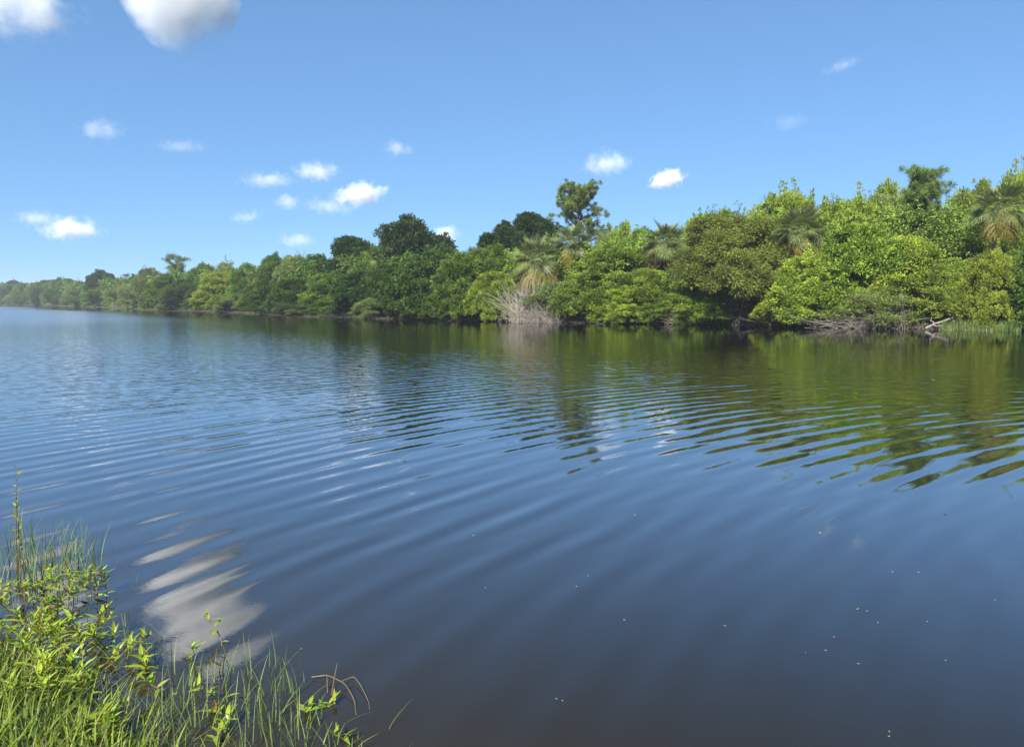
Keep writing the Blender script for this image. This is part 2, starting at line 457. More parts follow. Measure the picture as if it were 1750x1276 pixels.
def broadleaf(name, seed, rx, ry, h, z0, nlobe, lr, ncl, lpc, leaf, mat, rc=.42, up=.35, droop=.1, sprigs=0, ratio=.5, spread=.6, tcl=.22, bark='bark', fold=.25):
    """returns (crown mesh, branch mesh) of a leafy shrub or tree h metres tall"""
    rng = np.random.default_rng(seed)
    a = rng.uniform(0, 2 * PI, nlobe); u = rng.uniform(0, 1, nlobe) ** .8
    rad = rng.uniform(lr[0], lr[1], nlobe)
    cosu = np.sqrt(np.clip(1 - u ** 2, 0, 1))
    C = np.stack([(rx - rad * .8) * cosu * np.cos(a), (ry - rad * .8) * cosu * np.sin(a), z0 + rad * .5 + (h - z0 - rad * 1.4) * u], 1)
    lt = rng.normal(0, .09, nlobe)
    # clump centres on the lobes
    k = rng.choice(nlobe, size=ncl * 3, p=rad ** 2 / np.sum(rad ** 2))
    d = unit(rng, ncl * 3)
    d[:, 2] = np.where(d[:, 2] < -.55, -d[:, 2], d[:, 2])
    P = C[k] + d * (rad[k] * rng.uniform(.72, 1.2, ncl * 3))[:, None]
    dd = np.linalg.norm(P[:, None, :] - C[None], axis=2) / rad[None]
    dd[np.arange(len(P)), k] = 9
    keep = ((dd.min(1) > .74) | (rng.uniform(size=len(P)) < .12)) & (P[:, 2] > .12)
    P, d, k = P[keep][:ncl], d[keep][:ncl], k[keep][:ncl]
    n = len(P)
    ct = np.clip(.5 + rng.normal(0, tcl, n) + lt[k], 0, 1)
    rcl = rc * rng.uniform(.6, 1.3, n)
    if sprigs:
        top = rng.choice(np.where(P[:, 2] > h * .55)[0], sprigs)
        for q in top:
            hh = rng.uniform(.3, 1.0)
            for s in np.arange(.25, hh, .22):
                P = np.vstack([P, P[q] + np.array([rng.normal(0, .08), rng.normal(0, .08), s + .1])])
                d = np.vstack([d, d[q] * .3 + np.array([0, 0, .8])]); ct = np.append(ct, ct[q]); rcl = np.append(rcl, .11)
    n = len(P)
    cnt = np.maximum((lpc * (rcl / rc) ** 1.6).astype(int), 5)
    q = np.repeat(np.arange(n), cnt); nl = len(q)
    off = unit(rng, nl) * (rng.uniform(0, 1, nl) ** .5)[:, None]
    LP = P[q] + off * rcl[q][:, None] * np.array([1, 1, .8])
    D = nrm(off * spread + d[q] * .5 + rng.normal(0, .35, (nl, 3)) + np.array([0, 0, up]))
    NN = nrm(d[q] * .6 + np.array([0, 0, .8]) + rng.normal(0, .45, (nl, 3)))
    tt = np.clip(ct[q] + rng.normal(0, .13, nl), 0, 1)
    Lf = leaf * rng.uniform(.65, 1.25, nl)
    acc = Acc()
    add_leaves(acc, LP, D, NN, Lf, Lf * ratio, tt, fold=fold, droop=droop)
    # inner leaves that close the crown
    ni = nl // 7
    kk = rng.integers(0, nlobe, ni); o2 = unit(rng, ni) * rng.uniform(.1, .75, ni)[:, None] * rad[kk][:, None]
    IP = C[kk] + o2; ok = IP[:, 2] > .2; IP = IP[ok]; ni = len(IP)
    Li = leaf * 1.7 * rng.uniform(.8, 1.2, ni)
    add_leaves(acc, IP, unit(rng, ni), unit(rng, ni), Li, Li * .6, np.clip(rng.normal(.45, .15, ni), 0, 1))
    crown = acc.mesh(name + '_crown', mat)
    b = Acc()
    nb = min(nlobe, 9)
    for j in range(nb):
        base = np.array([rng.normal(0, .22 * rx), rng.normal(0, .22 * ry), -.4])
        tip = C[j]; mid = (base + tip) / 2 + np.array([rng.normal(0, .3), rng.normal(0, .3), .5])
        tq = np.linspace(0, 1, 7)[:, None]
        pts = (1 - tq) ** 2 * base + 2 * tq * (1 - tq) * mid + tq ** 2 * tip
        r0 = rng.uniform(.05, .09) * h / 6
        add_tube(b, pts, np.linspace(r0, r0 * .3, 7), 5)
        for s in range(3):
            st = pts[rng.integers(2, 6)]; en = st + np.array([rng.normal(0, 1), rng.normal(0, 1), rng.uniform(.1, 1)]) * .9
            add_tube(b, np.linspace(st, en, 4) + rng.normal(0, .05, (4, 3)) * np.array([[0], [1], [1], [1]]), np.linspace(r0 * .4, r0 * .12, 4), 4)
    br = b.mesh(name + '_branches', M[bark], True)
    return crown, br, (rx, h)

PROTO = {}
# bright broadleaf shrubs of the near right bank
PROTO['bright'] = [broadleaf('bright_shrub', 11 + i, 3.0, 2.7, 5.2, .1, 38, (.45, 1.0), 560, 88, .17, M['bright'], rc=.34, sprigs=8, tcl=.28) for i in range(3)]
PROTO['mid'] = [broadleaf('mid_shrub', 31 + i, 3.0, 2.7, 5.4, .1, 38, (.45, 1.0), 560, 84, .17, M['mid'], rc=.35, sprigs=8, tcl=.28) for i in range(3)]
def recolour(p, mat):
    c = p[0].copy(); c.materials[0] = mat; return (c,) + p[1:]
PROTO['fresh'] = [recolour(p, M['fresh']) for p in PROTO['mid']]
PROTO['dark'] = [broadleaf('dark_shrub', 51 + i, 3.0, 2.7, 5.4, .1, 36, (.5, 1.0), 540, 72, .20, M['dark'], rc=.38, sprigs=6, tcl=.28) for i in range(2)]
PROTO['pale'] = [broadleaf('pale_shrub', 71 + i, 3.0, 2.7, 5.0, .2, 22, (.5, 1.0), 520, 58, .16, M['pale'], rc=.36, sprigs=9, ratio=.4, tcl=.3) for i in range(2)]
PROTO['sprig'] = [broadleaf('sprig_shrub', 81 + i, 3.0, 2.7, 5.0, .3, 20, (.5, .95), 520, 74, .16, M['bright'], rc=.32, sprigs=34, tcl=.2) for i in range(2)]
PROTO['oak'] = [broadleaf('oak', 91 + i, 5.0, 4.6, 8.0, 1.6, 20, (1.1, 1.9), 520, 56, .30, M['oak'], rc=.55, up=.2, ratio=.55) for i in range(2)]
PROTO['willow'] = [broadleaf('willow', 111, 3.2, 2.8, 7.6, .9, 26, (.6, 1.15), 600, 90, .21, M['willow'], rc=.42, up=-.15, ratio=.22, droop=.2, sprigs=12, tcl=.17)]

def frond_mesh(name, seed, mat, droop, wilt=0.0, n=34, pet=1.0, fan=1.1, open_=118):
    rng = np.random.default_rng(seed); acc = Acc()
    tq = np.linspace(0, 1, 6)
    px_ = pet * tq; pz_ = -.18 * pet * tq ** 2 * (1 + droop)
    add_tube(acc, np.stack([px_, np.zeros(6), pz_], 1), np.linspace(.028, .016, 6), 4, .25)
    hub = np.array([pet, 0, pz_[-1]]); slope = math.atan2(-.36 * (1 + droop), 1)
    ax = np.array([math.cos(slope), 0, math.sin(slope)]); upv = np.array([-math.sin(slope), 0, math.cos(slope)])
    for i in range(n):
        s = -1 + 2 * (i + .5) / n
        a = s * R(open_) * (1 - .45 * wilt) + rng.normal(0, .05)
        dr = ax * math.cos(a) + np.array([0, 1, 0]) * math.sin(a)
        dr = nrm(dr + upv * (.30 * abs(s) - .5 * wilt * abs(s)))
        Lf = fan * (1 - .28 * abs(s) ** 2) * rng.uniform(.9, 1.08)
        h0 = hub + ax * .34 * (1 - abs(s))
        side = nrm(np.cross(dr, upv))
        g = .6 * droop + rng.uniform(0, .4) + wilt * .8
        P0 = h0; P1 = h0 + dr * Lf * .4; P2 = h0 + dr * Lf * .74 - upv * Lf * g * .18; P3 = h0 + dr * Lf * .98 - np.array([0, 0, 1]) * Lf * g * .5
        w = .046 * rng.uniform(.8, 1.2)
        v = np.array([P0 - side * .012, P0 + side * .012, P1 - side * w / 2, P1 + side * w / 2, P2 - side * w * .36, P2 + side * w * .36, P3])
        acc.add(v, f4=[(0, 1, 3, 2), (2, 3, 5, 4)], f3=[(4, 5, 6)], t=np.clip(.5 + rng.normal(0, .16), 0, 1))
    return acc.mesh(name, mat)
FR_GREEN = [frond_mesh('frond', 1 + i, M['palm'], (.05, .45, .9)[i], open_=(58, 92, 115)[i]) for i in range(3)]
FR_YEL = [frond_mesh('frond_yellow', 8 + i, M['palm_yellow'], 1.2, .3) for i in range(2)]
FR_DEAD = [frond_mesh('frond_dead', 14 + i, M['palm_dead'], 1.3, .75, fan=.95) for i in range(2)]

def palm_trunk(h, seed):
    rng = np.random.default_rng(seed); acc = Acc()
    n = 26; tq = np.linspace(0, 1, n)
    lean = rng.normal(0, .25, 2)
    pts = np.stack([lean[0] * tq ** 2, lean[1] * tq ** 2, -.5 + (h + .5) * tq], 1)
    rad = .17 + .05 * (tq < .05) + .035 * (np.arange(n) % 2) + .05 * (tq > .75)
    add_tube(acc, pts, rad, 9, .5)
    for i in range(26):                                   # split leaf boots under the crown
        z = h * rng.uniform(.72, .98); a = rng.uniform(0, 2 * PI); d = np.array([math.cos(a), math.sin(a), 1.0])
        p0 = np.array([lean[0] * (z / h) ** 2, lean[1] * (z / h) ** 2, z]) + d * .14
        add_tube(acc, [p0, p0 + nrm(d) * .18, p0 + nrm(d + np.array([0, 0, .4])) * .38], [.05, .045, .03], 4, .5)
    return acc.mesh('palm_trunk', M['bark'], True)

def frond_xf(k, n, rng, lo, hi):
    """azimuth and pitch of the k-th of n fronds"""
    az = k * 2.39996 + rng.normal(0, .1)
    el = hi + (lo - hi) * ((k + .5) / n) ** .9 + rng.normal(0, R(5))
    return az, el

def palm(px, top, crown_px, back, label, seed, yellow=5, dead=7, simple=False, green=58):
    rng = np.random.default_rng(seed)
    Y = shore_Y(px) + back
    ztop = z_at(top, Y)
    s = .86 * crown_px / FPX * Y / 4.1
    gz_ = float(ground_z(np.array([[x_at(px, Y), Y]]))[0])
    h = ztop - gz_ - 1.75 * s
    h = max(h, 1.0)
    root = link('sabal_palm', None, loc=(x_at(px, Y, h), Y, gz_)); tag(root, label, 'palm tree', 'cabbage palms on the far bank')
    tm = palm_trunk(h, seed); link('trunk', tm, root)
    tip = np.array([tm.vertices[25 * 9].co.x, tm.vertices[25 * 9].co.y, h])
    items = []
    for k in range(green):
        az, el = frond_xf(k, green, rng, R(-8), R(86)); items.append((FR_GREEN[min(2, int(3 * k / green))], az, el, rng.uniform(.85, 1.08), 'frond', None))
    for k in range(yellow):
        items.append((FR_YEL[k % 2], rng.uniform(0, 2 * PI) if k % 3 == 2 else -PI / 2 + rng.normal(0, .9), R(rng.uniform(-46, -14)), rng.uniform(1.0, 1.2), 'frond', 'yellowing drooping frond'))
    for k in range(dead):
        items.append((FR_DEAD[k % 2], rng.uniform(0, 2 * PI) if k % 3 == 2 else -PI / 2 + rng.normal(0, 1.0), R(rng.uniform(-80, -48)), rng.uniform(.95, 1.2), 'dead_frond', 'dead brown hanging frond'))
    if not simple:
        for me, az, el, sc_, nm, lb in items:
            o = link(nm, me, root, loc=tip + np.array([math.cos(az), math.sin(az), 0]) * .1, rot=(rng.normal(0, .45), -el, az), scale=(s * sc_,) * 3)
            if lb: o['label'] = lb
    else:
        acc = Acc(); mi = []
        mats = [M['palm'], M['palm_yellow'], M['palm_dead']]
        V, F4, F3, T_, M4, M3, n0 = [], [], [], [], [], [], 0
        for me, az, el, sc_, nm, lb in items:
            v = np.empty(len(me.vertices) * 3, np.float32); me.vertices.foreach_get('co', v); v = v.reshape(-1, 3) * s * sc_
            Rm = np.array(mathutils.Euler((rng.normal(0, .45), -el, az)).to_matrix())
            tt = np.empty(len(v), np.float32); me.attributes['tint'].data.foreach_get('value', tt)
            mi_ = mats.index(me.materials[0])
            for pg in me.polygons:
                vi = [x + n0 for x in pg.vertices]
                (F4 if len(vi) == 4 else F3).append(vi); (M4 if len(vi) == 4 else M3).append(mi_)
            V.append(v @ Rm.T + tip); T_.append(tt); n0 += len(v)
        link('crown', mesh_from('palm_crown', np.vstack(V), [np.array(F4), np.array(F3)], mats, np.concatenate(T_), False, M4 + M3), root)
    return root

def pine(name, seed, h, limbs, tuft_r, needles, lean=(0, 0)):
    """limbs: list of (start fraction, azimuth, length, rise); returns meshes trunk, limb list, crown"""
    rng = np.random.default_rng(seed)
    tr = Acc(); n = 12; tq = np.linspace(0, 1, n)
    tp = np.stack([lean[0] * tq ** 1.5 + .12 * np.sin(tq * 5), lean[1] * tq, -.5 + (h + .2) * tq], 1)
    add_tube(tr, tp, np.linspace(.19, .05, n) * h / 11, 8)
    tips = []; lm = []
    for f0, az, ln_, rise in limbs:
        st = np.array([np.interp(f0, tq, tp[:, j]) for j in range(3)])
        d = np.array([math.cos(az), math.sin(az), 0])
        u = np.linspace(0, 1, 8)[:, None]
        pts = st + d * ln_ * u + np.array([0, 0, 1.0]) * ln_ * rise * u ** 1.6 + rng.normal(0, .06, (8, 3)) * u
        a = Acc(); add_tube(a, pts, np.linspace(.06, .015, 8) * h / 11, 5)
        for q in range(rng.integers(7, 11)):
            i0 = rng.integers(2, 7); s0 = pts[i0]
            e = s0 + np.array([rng.normal(0, .6) + d[0] * .3, rng.normal(0, .6) + d[1] * .3, rng.uniform(-.1, 1.1)]) * (.55 + ln_ * .25)
            seg = np.linspace(s0, e, 4); seg[1:] += rng.normal(0, .04, (3, 3))
            add_tube(a, seg, np.linspace(.022, .01, 4) * h / 11, 4)
            tips.append((e, nrm(e - s0))); tips.append((seg[2] + rng.normal(0, .1, 3), nrm(e - s0)))
        tips.append((pts[-1], nrm(pts[-1] - pts[-2]))); lm.append(a.mesh(name + '_limb', M['pine_bark'], True))
    tips.append((tp[-1], np.array([0, 0, 1.0]))); tips.append((tp[-1] + [.2, .1, -.3], np.array([0, 0, 1.0])))
    cr = Acc()
    for e, d in tips:
        m_ = needles; tf = np.clip(.5 + rng.normal(0, .2), 0, 1); rr_ = tuft_r * rng.uniform(.7, 1.2)
        D = nrm(unit(rng, m_) + d * .55 + np.array([0, 0, .25]))
        P0 = e + d * rng.uniform(-.3, .25, (m_, 1)) * rr_ + rng.normal(0, .12 * rr_, (m_, 3))
        add_leaves(cr, P0, D, unit(rng, m_), rr_ * rng.uniform(.6, 1.0, m_), np.full(m_, .034), np.clip(tf + rng.normal(0, .12, m_), 0, 1), fold=.1, droop=.05)
    return tr.mesh(name + '_trunk', M['pine_bark'], True), lm, cr.mesh(name + '_needles', M['needle'])

# depth of the far water's edge along each photo column
_sx = np.array([-80, 24, 150, 200, 250, 340, 400, 500, 640, 780, 880, 1000, 1200, 1400, 1580, 1650, 1760, 1900])
_sy = np.array([500, 461, 317, 250, 195, 169, 149, 115, 94, 82, 75.5, 72.5, 67, 59.5, 56, 54.5, 53, 50])
def shore_Y(px): return float(np.interp(px, _sx, _sy))

G_SHRUB = 'shrubs and small trees along the far bank'
_used = {}
def shrub(kind, px, top, wpx, back, label, cat='shrub', sink=0.0, var=None):
    if px > 880: kind = {'mid': 'fresh', 'dark': 'mid'}.get(kind, kind)      # the near right bank is the yellower, younger growth
    protos = PROTO[kind]
    i = _used.get(kind, 0); _used[kind] = i + 1
    crown, br, (prx, ph) = protos[(i if var is None else var) % len(protos)]
    Y = shore_Y(px) + back - ((.9 + max(0, shore_Y(px) - 80) * .012) if back < 4 else 0)
    X = x_at(px, Y, 3)
    g = float(ground_z(np.array([[X, Y]]))[0]); g = max(g, -.35)
    h = z_at(top, Y) - g
    sx = 1.28 * wpx / FPX * Y / (2 * prx * .93); sz = h / (ph * .97)
    lift = 0
    if kind == 'oak': s1 = min(sz, sx * 1.05); lift = (sz - s1) * ph * .97
    nm = {'oak': 'oak_tree', 'willow': 'willow_tree'}.get(kind, 'shrub')
    if cat == 'tree' and nm == 'shrub': nm = 'broadleaf_tree'
    root = link(nm, None, loc=(X, Y, g), rot=(0, 0, (i * 2.4 + px * .013) % (2 * PI))); tag(root, label, cat, G_SHRUB)
    link('crown' if cat == 'tree' else 'foliage', crown, root, loc=(0, 0, lift), scale=(sx, sx, sz if not lift else s1))
    link('branches' if cat != 'tree' else 'trunk', br, root, scale=(sx, sx, sz))
    return root

# ------------------------------------------------------------------ far bank, right part
shrub('bright', 1692, 436, 80, .6, 'leafy shrub hiding the trunk of the yellow-fronded palm')
shrub('dark', 1760, 430, 110, 1.2, 'dark green shrub at the right edge of the picture behind the grassy log')
shrub('mid', 1652, 450, 110, 3.5, 'shaded green shrub directly behind the pale driftwood log')
shrub('mid', 1590, 455, 100, 2.0, 'green shrub rising between the driftwood log and the tangle of dead branches')
shrub('bright', 1545, 415, 130, 3.5, 'bright green shrub above the right end of the bare branch tangle')
shrub('bright', 1462, 395, 135, 3.0, 'largest bright green shrub overhanging the bare branch tangle')
shrub('bright', 1392, 440, 120, 1.6, 'lime green shrub leaning over the water right of the olive willow')
shrub('dark', 1325, 475, 80, 4.0, 'dark leafy bush in the shade between the olive willow and the lime green shrub')
shrub('willow', 1252, 362, 150, 2.0, 'feathery olive-yellow willow with bare trunks at the waterline', 'tree')
shrub('mid', 1168, 462, 96, 1.6, 'leafy green shrub left of the olive willow above small grey twigs')
shrub('bright', 1108, 466, 96, 1.4, 'green shrub below the palm with brown hanging fronds')
shrub('mid', 1045, 425, 120, 3.0, 'broad green shrub midway between the leaning palm pair and the palm with brown fronds')
shrub('bright', 1010, 470, 100, 1.2, 'yellow-green shrub at the water in front of the lone pine')
shrub('pale', 955, 488, 100, 1.0, 'pale sparse shrub growing beside the grey dead brush')
shrub('bright', 1075, 490, 90, .6, 'low yellow-green bush dipping into the water under the broad green shrub')
shrub('mid', 1140, 495, 80, .6, 'low green bush at the water just left of the small grey twigs')
shrub('mid', 1212, 500, 70, .8, 'low bush between the small grey twigs and the willow trunks')
shrub('bright', 1340, 505, 70, .6, 'small bright bush at the foot of the lime green shrub beside the willow')
shrub('pale', 1500, 488, 100, .8, 'low straggly bush mixed with bare grey branches')
# second and third rows, right
shrub('bright', 1715, 405, 100, 8, 'green shrub below the yellow-fronded palm at the right edge')
shrub('dark', 1636, 372, 90, 8, 'dark green shrub right of the bushy pine, reaching up beside the palm')
shrub('mid', 1660, 330, 90, 14, 'high green crown between the bushy pine and the right edge palm', 'tree')
shrub('sprig', 1725, 316, 90, 16, 'thin sprigged crown rising above the right edge palm', 'tree')
shrub('mid', 1570, 355, 100, 9, 'green shrub wrapped round the foot of the bushy pine')
shrub('mid', 1515, 325, 80, 12, 'dark topped crown on the skyline just left of the bushy pine', 'tree')
shrub('pale', 1500, 352, 100, 10, 'pale grey-green shrub on the slope below the bushy pine')
shrub('bright', 1450, 352, 120, 9, 'yellow-green shrub on the skyline midway from the palm to the bushy pine')
shrub('sprig', 1405, 349, 120, 12, 'skyline shrub with thin sprigs right above the blue-green palm')
shrub('sprig', 1330, 347, 120, 12, 'tall sprigged shrub on the skyline left of the blue-green palm')
shrub('bright', 1350, 390, 90, 10, 'green shrub hidden behind the blue-green palm')
shrub('sprig', 1270, 362, 90, 11, 'skyline shrub rising behind the crown of the olive willow')
shrub('mid', 1215, 375, 100, 10, 'green skyline shrub left of the top of the olive willow')
shrub('pale', 1180, 388, 80, 9, 'pale skyline shrub right of the palm with brown fronds')
shrub('mid', 1100, 400, 80, 10, 'green crown just left of the palm with brown fronds')
shrub('mid', 1065, 390, 56, 11, 'small upright crown standing on the skyline right of the lone pine', 'tree')
shrub('pale', 1035, 410, 60, 12, 'thin pale shrub on the skyline at the foot of the lone pine')
shrub('mid', 1000, 428, 80, 9, 'green shrub between the leaning palm pair and the broad green shrub')
shrub('mid', 902, 446, 80, 6, 'shaded green shrub behind the low broad palm with the golden skirt')
shrub('pale', 945, 412, 70, 14, 'grey-green shrub behind the leaning palm pair')
# ------------------------------------------------------------------ middle part: darker wall of shrubs
shrub('bright', 842, 470, 66, 1.2, 'yellow-green shrub just left of the grey dead brush')
shrub('mid', 838, 428, 80, 5, 'green shrub on the skyline left of the palm with the golden skirt')
shrub('mid', 795, 440, 90, 2.0, 'green shrub next to the dark opening at the waterline')
shrub('dark', 735, 438, 100, 2.0, 'dark green shrub in front of the round oak, right of its trunk')
shrub('dark', 672, 455, 90, 2.0, 'dark green shrub at the water below the round oak')
shrub('mid', 770, 500, 70, .6, 'low green bush at the water just left of the dark opening')
shrub('mid', 700, 505, 70, .6, 'low leafy bush at the water under the round oak')
shrub('dark', 618, 470, 80, 2.0, 'dark green shrub at the water below the lower oak')
shrub('mid', 565, 470, 80, 2.0, 'mid green shrub with a rounded top left of the lower oak')
shrub('dark', 510, 478, 76, 2.0, 'dark shrub with greyish stems at the water, left of the rounded green one')
shrub('mid', 458, 480, 66, 2.0, 'shrub at the water below the small palm with a brown skirt')
shrub('bright', 392, 468, 86, 2.0, 'bright green dome-shaped shrub at the middle left of the bank')
shrub('dark', 352, 480, 50, 2.5, 'dark shrub wedged behind the left side of the bright green dome')
shrub('dark', 318, 480, 56, 2.0, 'dark green shrub below the small distant pine')
shrub('dark', 762, 428, 60, 12, 'dark crown just right of the round oak')
shrub('mid', 640, 432, 70, 9, 'green crown in front of the left flank of the round oak')
shrub('dark', 545, 440, 56, 12, 'dark crown stepping down to the left of the lower oak')
shrub('pale', 505, 443, 60, 12, 'pale uneven crowns on the skyline between small palms')
shrub('mid', 470, 440, 50, 14, 'green skyline crown above the small palm with a brown skirt')
shrub('dark', 480, 455, 60, 6, 'dark thicket behind the shrub under the brown-skirted palm')
shrub('mid', 430, 455, 60, 9, 'green skyline crown left of the brown-skirted palm')
shrub('pale', 385, 453, 60, 12, 'pale crown on the skyline behind the bright green dome')
shrub('mid', 350, 456, 50, 12, 'green skyline crown right of the small distant pine')
shrub('oak', 703, 381, 108, 14, 'large dark round oak standing above the middle of the bank', 'tree', var=0)
shrub('oak', 603, 414, 84, 12, 'lower dark oak stepping down left of the large round one', 'tree', var=1)
shrub('oak', 906, 373, 78, 20, 'dark oak crown touching the left side of the lone pine', 'tree', var=1)
shrub('oak', 862, 386, 62, 20, 'spreading dark oak left of the lone pine and lower than its neighbour', 'tree', var=0)
for a in [('pale', 645, 512, 70, .2, 'straggly low bush at the water between the round oak and the lower oak'), ('mid', 575, 512, 70, .2, 'low green bush at the water in front of the rounded shrub'),
          ('pale', 515, 510, 66, .2, 'greyish low bush at the water under the dark shrub with grey stems'), ('mid', 455, 510, 60, .2, 'low bush at the water below the brown-skirted palm'),
          ('pale', 405, 508, 56, .2, 'low pale bush at the water in front of the bright green dome'), ('mid', 345, 508, 50, .2, 'low bush at the water left of the bright green dome'), ('pale', 300, 506, 46, .2, 'low pale bush at the water below the small distant pine')]:
    shrub(*a)
# ------------------------------------------------------------------ far reach, left part
shrub('mid', 285, 474, 60, 3, 'green shrub at the water left of the small distant pine')
shrub('pale', 258, 463, 46, 10, 'pale crown on the skyline between the small distant pine and the far palms')
shrub('pale', 235, 482, 46, 3, 'pale olive shrub at the water below the far palms')
shrub('pale', 205, 490, 40, 3, 'low olive bush at the water right of the far dark dome')
shrub('oak', 174, 467, 46, 14, 'far dark dome-shaped tree on the left skyline', 'tree', var=0)
shrub('mid', 172, 492, 44, 3, 'shrub at the water under the far dark dome')
shrub('pale', 140, 483, 40, 8, 'far pale crown left of the dark dome')
shrub('mid', 135, 497, 40, 3, 'far low bush at the water below the pale crown')
shrub('mid', 108, 478, 44, 12, 'far green crown, middle of the last stretch of trees')
shrub('pale', 98, 499, 36, 3, 'far low pale bush above the white strip of shore')
shrub('dark', 82, 481, 40, 12, 'far dark crown second from the left edge')
shrub('mid', 64, 496, 36, 3, 'far low green bush near the left edge')
shrub('mid', 50, 486, 40, 12, 'far crown dipping toward the left edge')
shrub('dark', 28, 483, 36, 12, 'last far crown at the left edge of the picture')
shrub('pale', 34, 500, 34, 3, 'last low bush above the water at the left edge')
shrub('dark', 0, 486, 40, 12, 'far crown cut off by the left edge')
shrub('mid', -6, 500, 40, 4, 'far low bush cut off by the left edge')

# the shaded thicket that closes the bank behind the front shrubs
_kx = np.array([-80, 24, 100, 150, 175, 215, 300, 350, 450, 545, 600, 640, 760, 840, 900, 1000, 1100, 1200, 1300, 1400, 1500, 1600, 1760, 1900])
_ky = np.array([490, 488, 484, 482, 478, 474, 466, 462, 456, 448, 436, 430, 436, 436, 420, 414, 404, 386, 362, 358, 345, 345, 345, 345])
r = np.random.default_rng(99); n = 110000
px_ = r.uniform(-80, 1900, n); Y_ = np.interp(px_, _sx, _sy) + r.uniform(3.5, 12, n) * np.where(px_ < 300, 1.5, 1)
top_ = EYE + Y_ * np.tan(np.arctan((638 - np.interp(px_, _kx, _ky)) / FPX) - PITCH)
lump = 1 + .05 * np.sin(px_ * .11) + .04 * np.sin(px_ * .27 + 1)
z_ = .3 + (top_ * .96 * lump - .3) * r.uniform(0, 1, n) ** .75
P_ = np.stack([(px_ - 875) / FPX * Y_, Y_, z_], 1); L_ = .0062 * Y_ * r.uniform(.7, 1.3, n)
n2 = 22000
px2 = r.uniform(-80, 1900, n2); Y2 = np.interp(px2, _sx, _sy) + r.uniform(1.0, 7, n2)
P2 = np.stack([(px2 - 875) / FPX * Y2, Y2, r.uniform(.05, 2.1, n2) * Y2 / 75], 1)
P_ = np.vstack([P_, P2]); px_ = np.append(px_, px2); Y_ = np.append(Y_, Y2); n = len(P_)
L_ = .0042 * Y_ * r.uniform(.7, 1.3, n)
for lo, hi, mt_, lb_ in [(-200, 860, 'mid', 'tangled dark green undergrowth filling the far bank left of the grey dead brush'), (860, 2000, 'fresh', 'tangled light green undergrowth filling the far bank right of the grey dead brush')]:
    k_ = (px_ >= lo) & (px_ < hi); nk = int(k_.sum())
    acc = Acc(); add_leaves(acc, P_[k_], unit(r, nk), nrm(unit(r, nk) + np.array([0, -.7, .5])), L_[k_], L_[k_] * .55, np.clip(r.normal(.45, .25, nk), 0, 1))
    o = link('thicket', acc.mesh('thicket', M[mt_])); tag(o, lb_, 'undergrowth', None, 'stuff')

# the same woods going on round the far end of the lake
r = np.random.default_rng(123)
way = np.array([(-330, 476), (-420, 528), (-560, 568), (-620, 540), (-575, 478), (-400, 352), (-255, 228)], float)
sg = r.integers(0, len(way) - 1, 26000); tt_ = r.uniform(size=26000)[:, None]
wp = way[sg] * (1 - tt_) + way[sg + 1] * tt_; off = r.uniform(2, 16, 26000)[:, None]
wn = way[sg + 1] - way[sg]; wn = np.stack([-wn[:, 1], wn[:, 0]], 1); wn /= np.linalg.norm(wn, axis=1)[:, None]
mid_ = LAKE.mean(0); sgn = np.where(np.sum(wn * (wp - np.array([-300., 380.])), 1) > 0, 1, -1)[:, None]
wp = wp + wn * sgn * off
wz = 11 * r.uniform(.02, 1, 26000) * (.75 + .25 * np.sin(wp[:, 0] * .13) * np.sin(wp[:, 1] * .09 + 1))
acc = Acc(); add_leaves(acc, np.column_stack([wp, wz]), unit(r, 26000), unit(r, 26000), r.uniform(1.2, 2.2, 26000), r.uniform(.7, 1.2, 26000), np.clip(r.normal(.45, .25, 26000), 0, 1))
o = link('far_woods', acc.mesh('far_woods', M['mid'])); tag(o, 'low hazy woods closing the far end of the lake', 'woods', None, 'stuff')

# ------------------------------------------------------------------ palms
palm(1692, 322, 100, 2.2, 'cabbage palm with bright yellow lower fronds near the right edge', 3, yellow=16, dead=4)
palm(1372, 358, 104, 3.2, 'blue-green cabbage palm with brown skirt right of the olive willow', 4, yellow=8, dead=14)
palm(1140, 384, 92, 2.6, 'cabbage palm with brown hanging fronds left of the olive willow', 5, yellow=3, dead=11)
palm(975, 388, 78, 4.0, 'taller palm of the leaning pair, under the lone pine', 6, yellow=4, dead=7)
palm(915, 410, 96, 1.4, 'low broad palm with a golden brown skirt above the grey dead brush', 7, yellow=13, dead=15)
palm(822, 424, 60, 6, 'half hidden palm on the skyline left of the spreading dark oak', 8, 0, 2)
far_palms = [(650, 430, 44, 5, 'small palm in front of the left flank of the round oak'), (596, 436, 44, 5, 'small grey-green palm in front of the lower oak'),
             (640, 462, 40, 1.2, 'small palm with one brown hanging frond low in the thicket'), (438, 458, 36, 3, 'small palm with a brown skirt above the left water edge'),
             (500, 446, 34, 8, 'small straw-coloured palm on the left skyline'), (416, 470, 30, 3, 'small palm beside the bright green dome'),
             (268, 463, 30, 6, 'far palm just left of the small distant pine'), (246, 462, 26, 7, 'far palm in the middle of the palm trio'),
             (216, 468, 24, 7, 'far palm standing highest beside the dark dome'), (226, 484, 24, 2, 'far low palm at the water below the palm trio')]
for i, (a, b, c, d, lb) in enumerate(far_palms):
    palm(a, b, c, d, lb, 20 + i, 2 if i in (3, 4) else 1, 5 if i in (2, 3) else 2, simple=True, green=26)

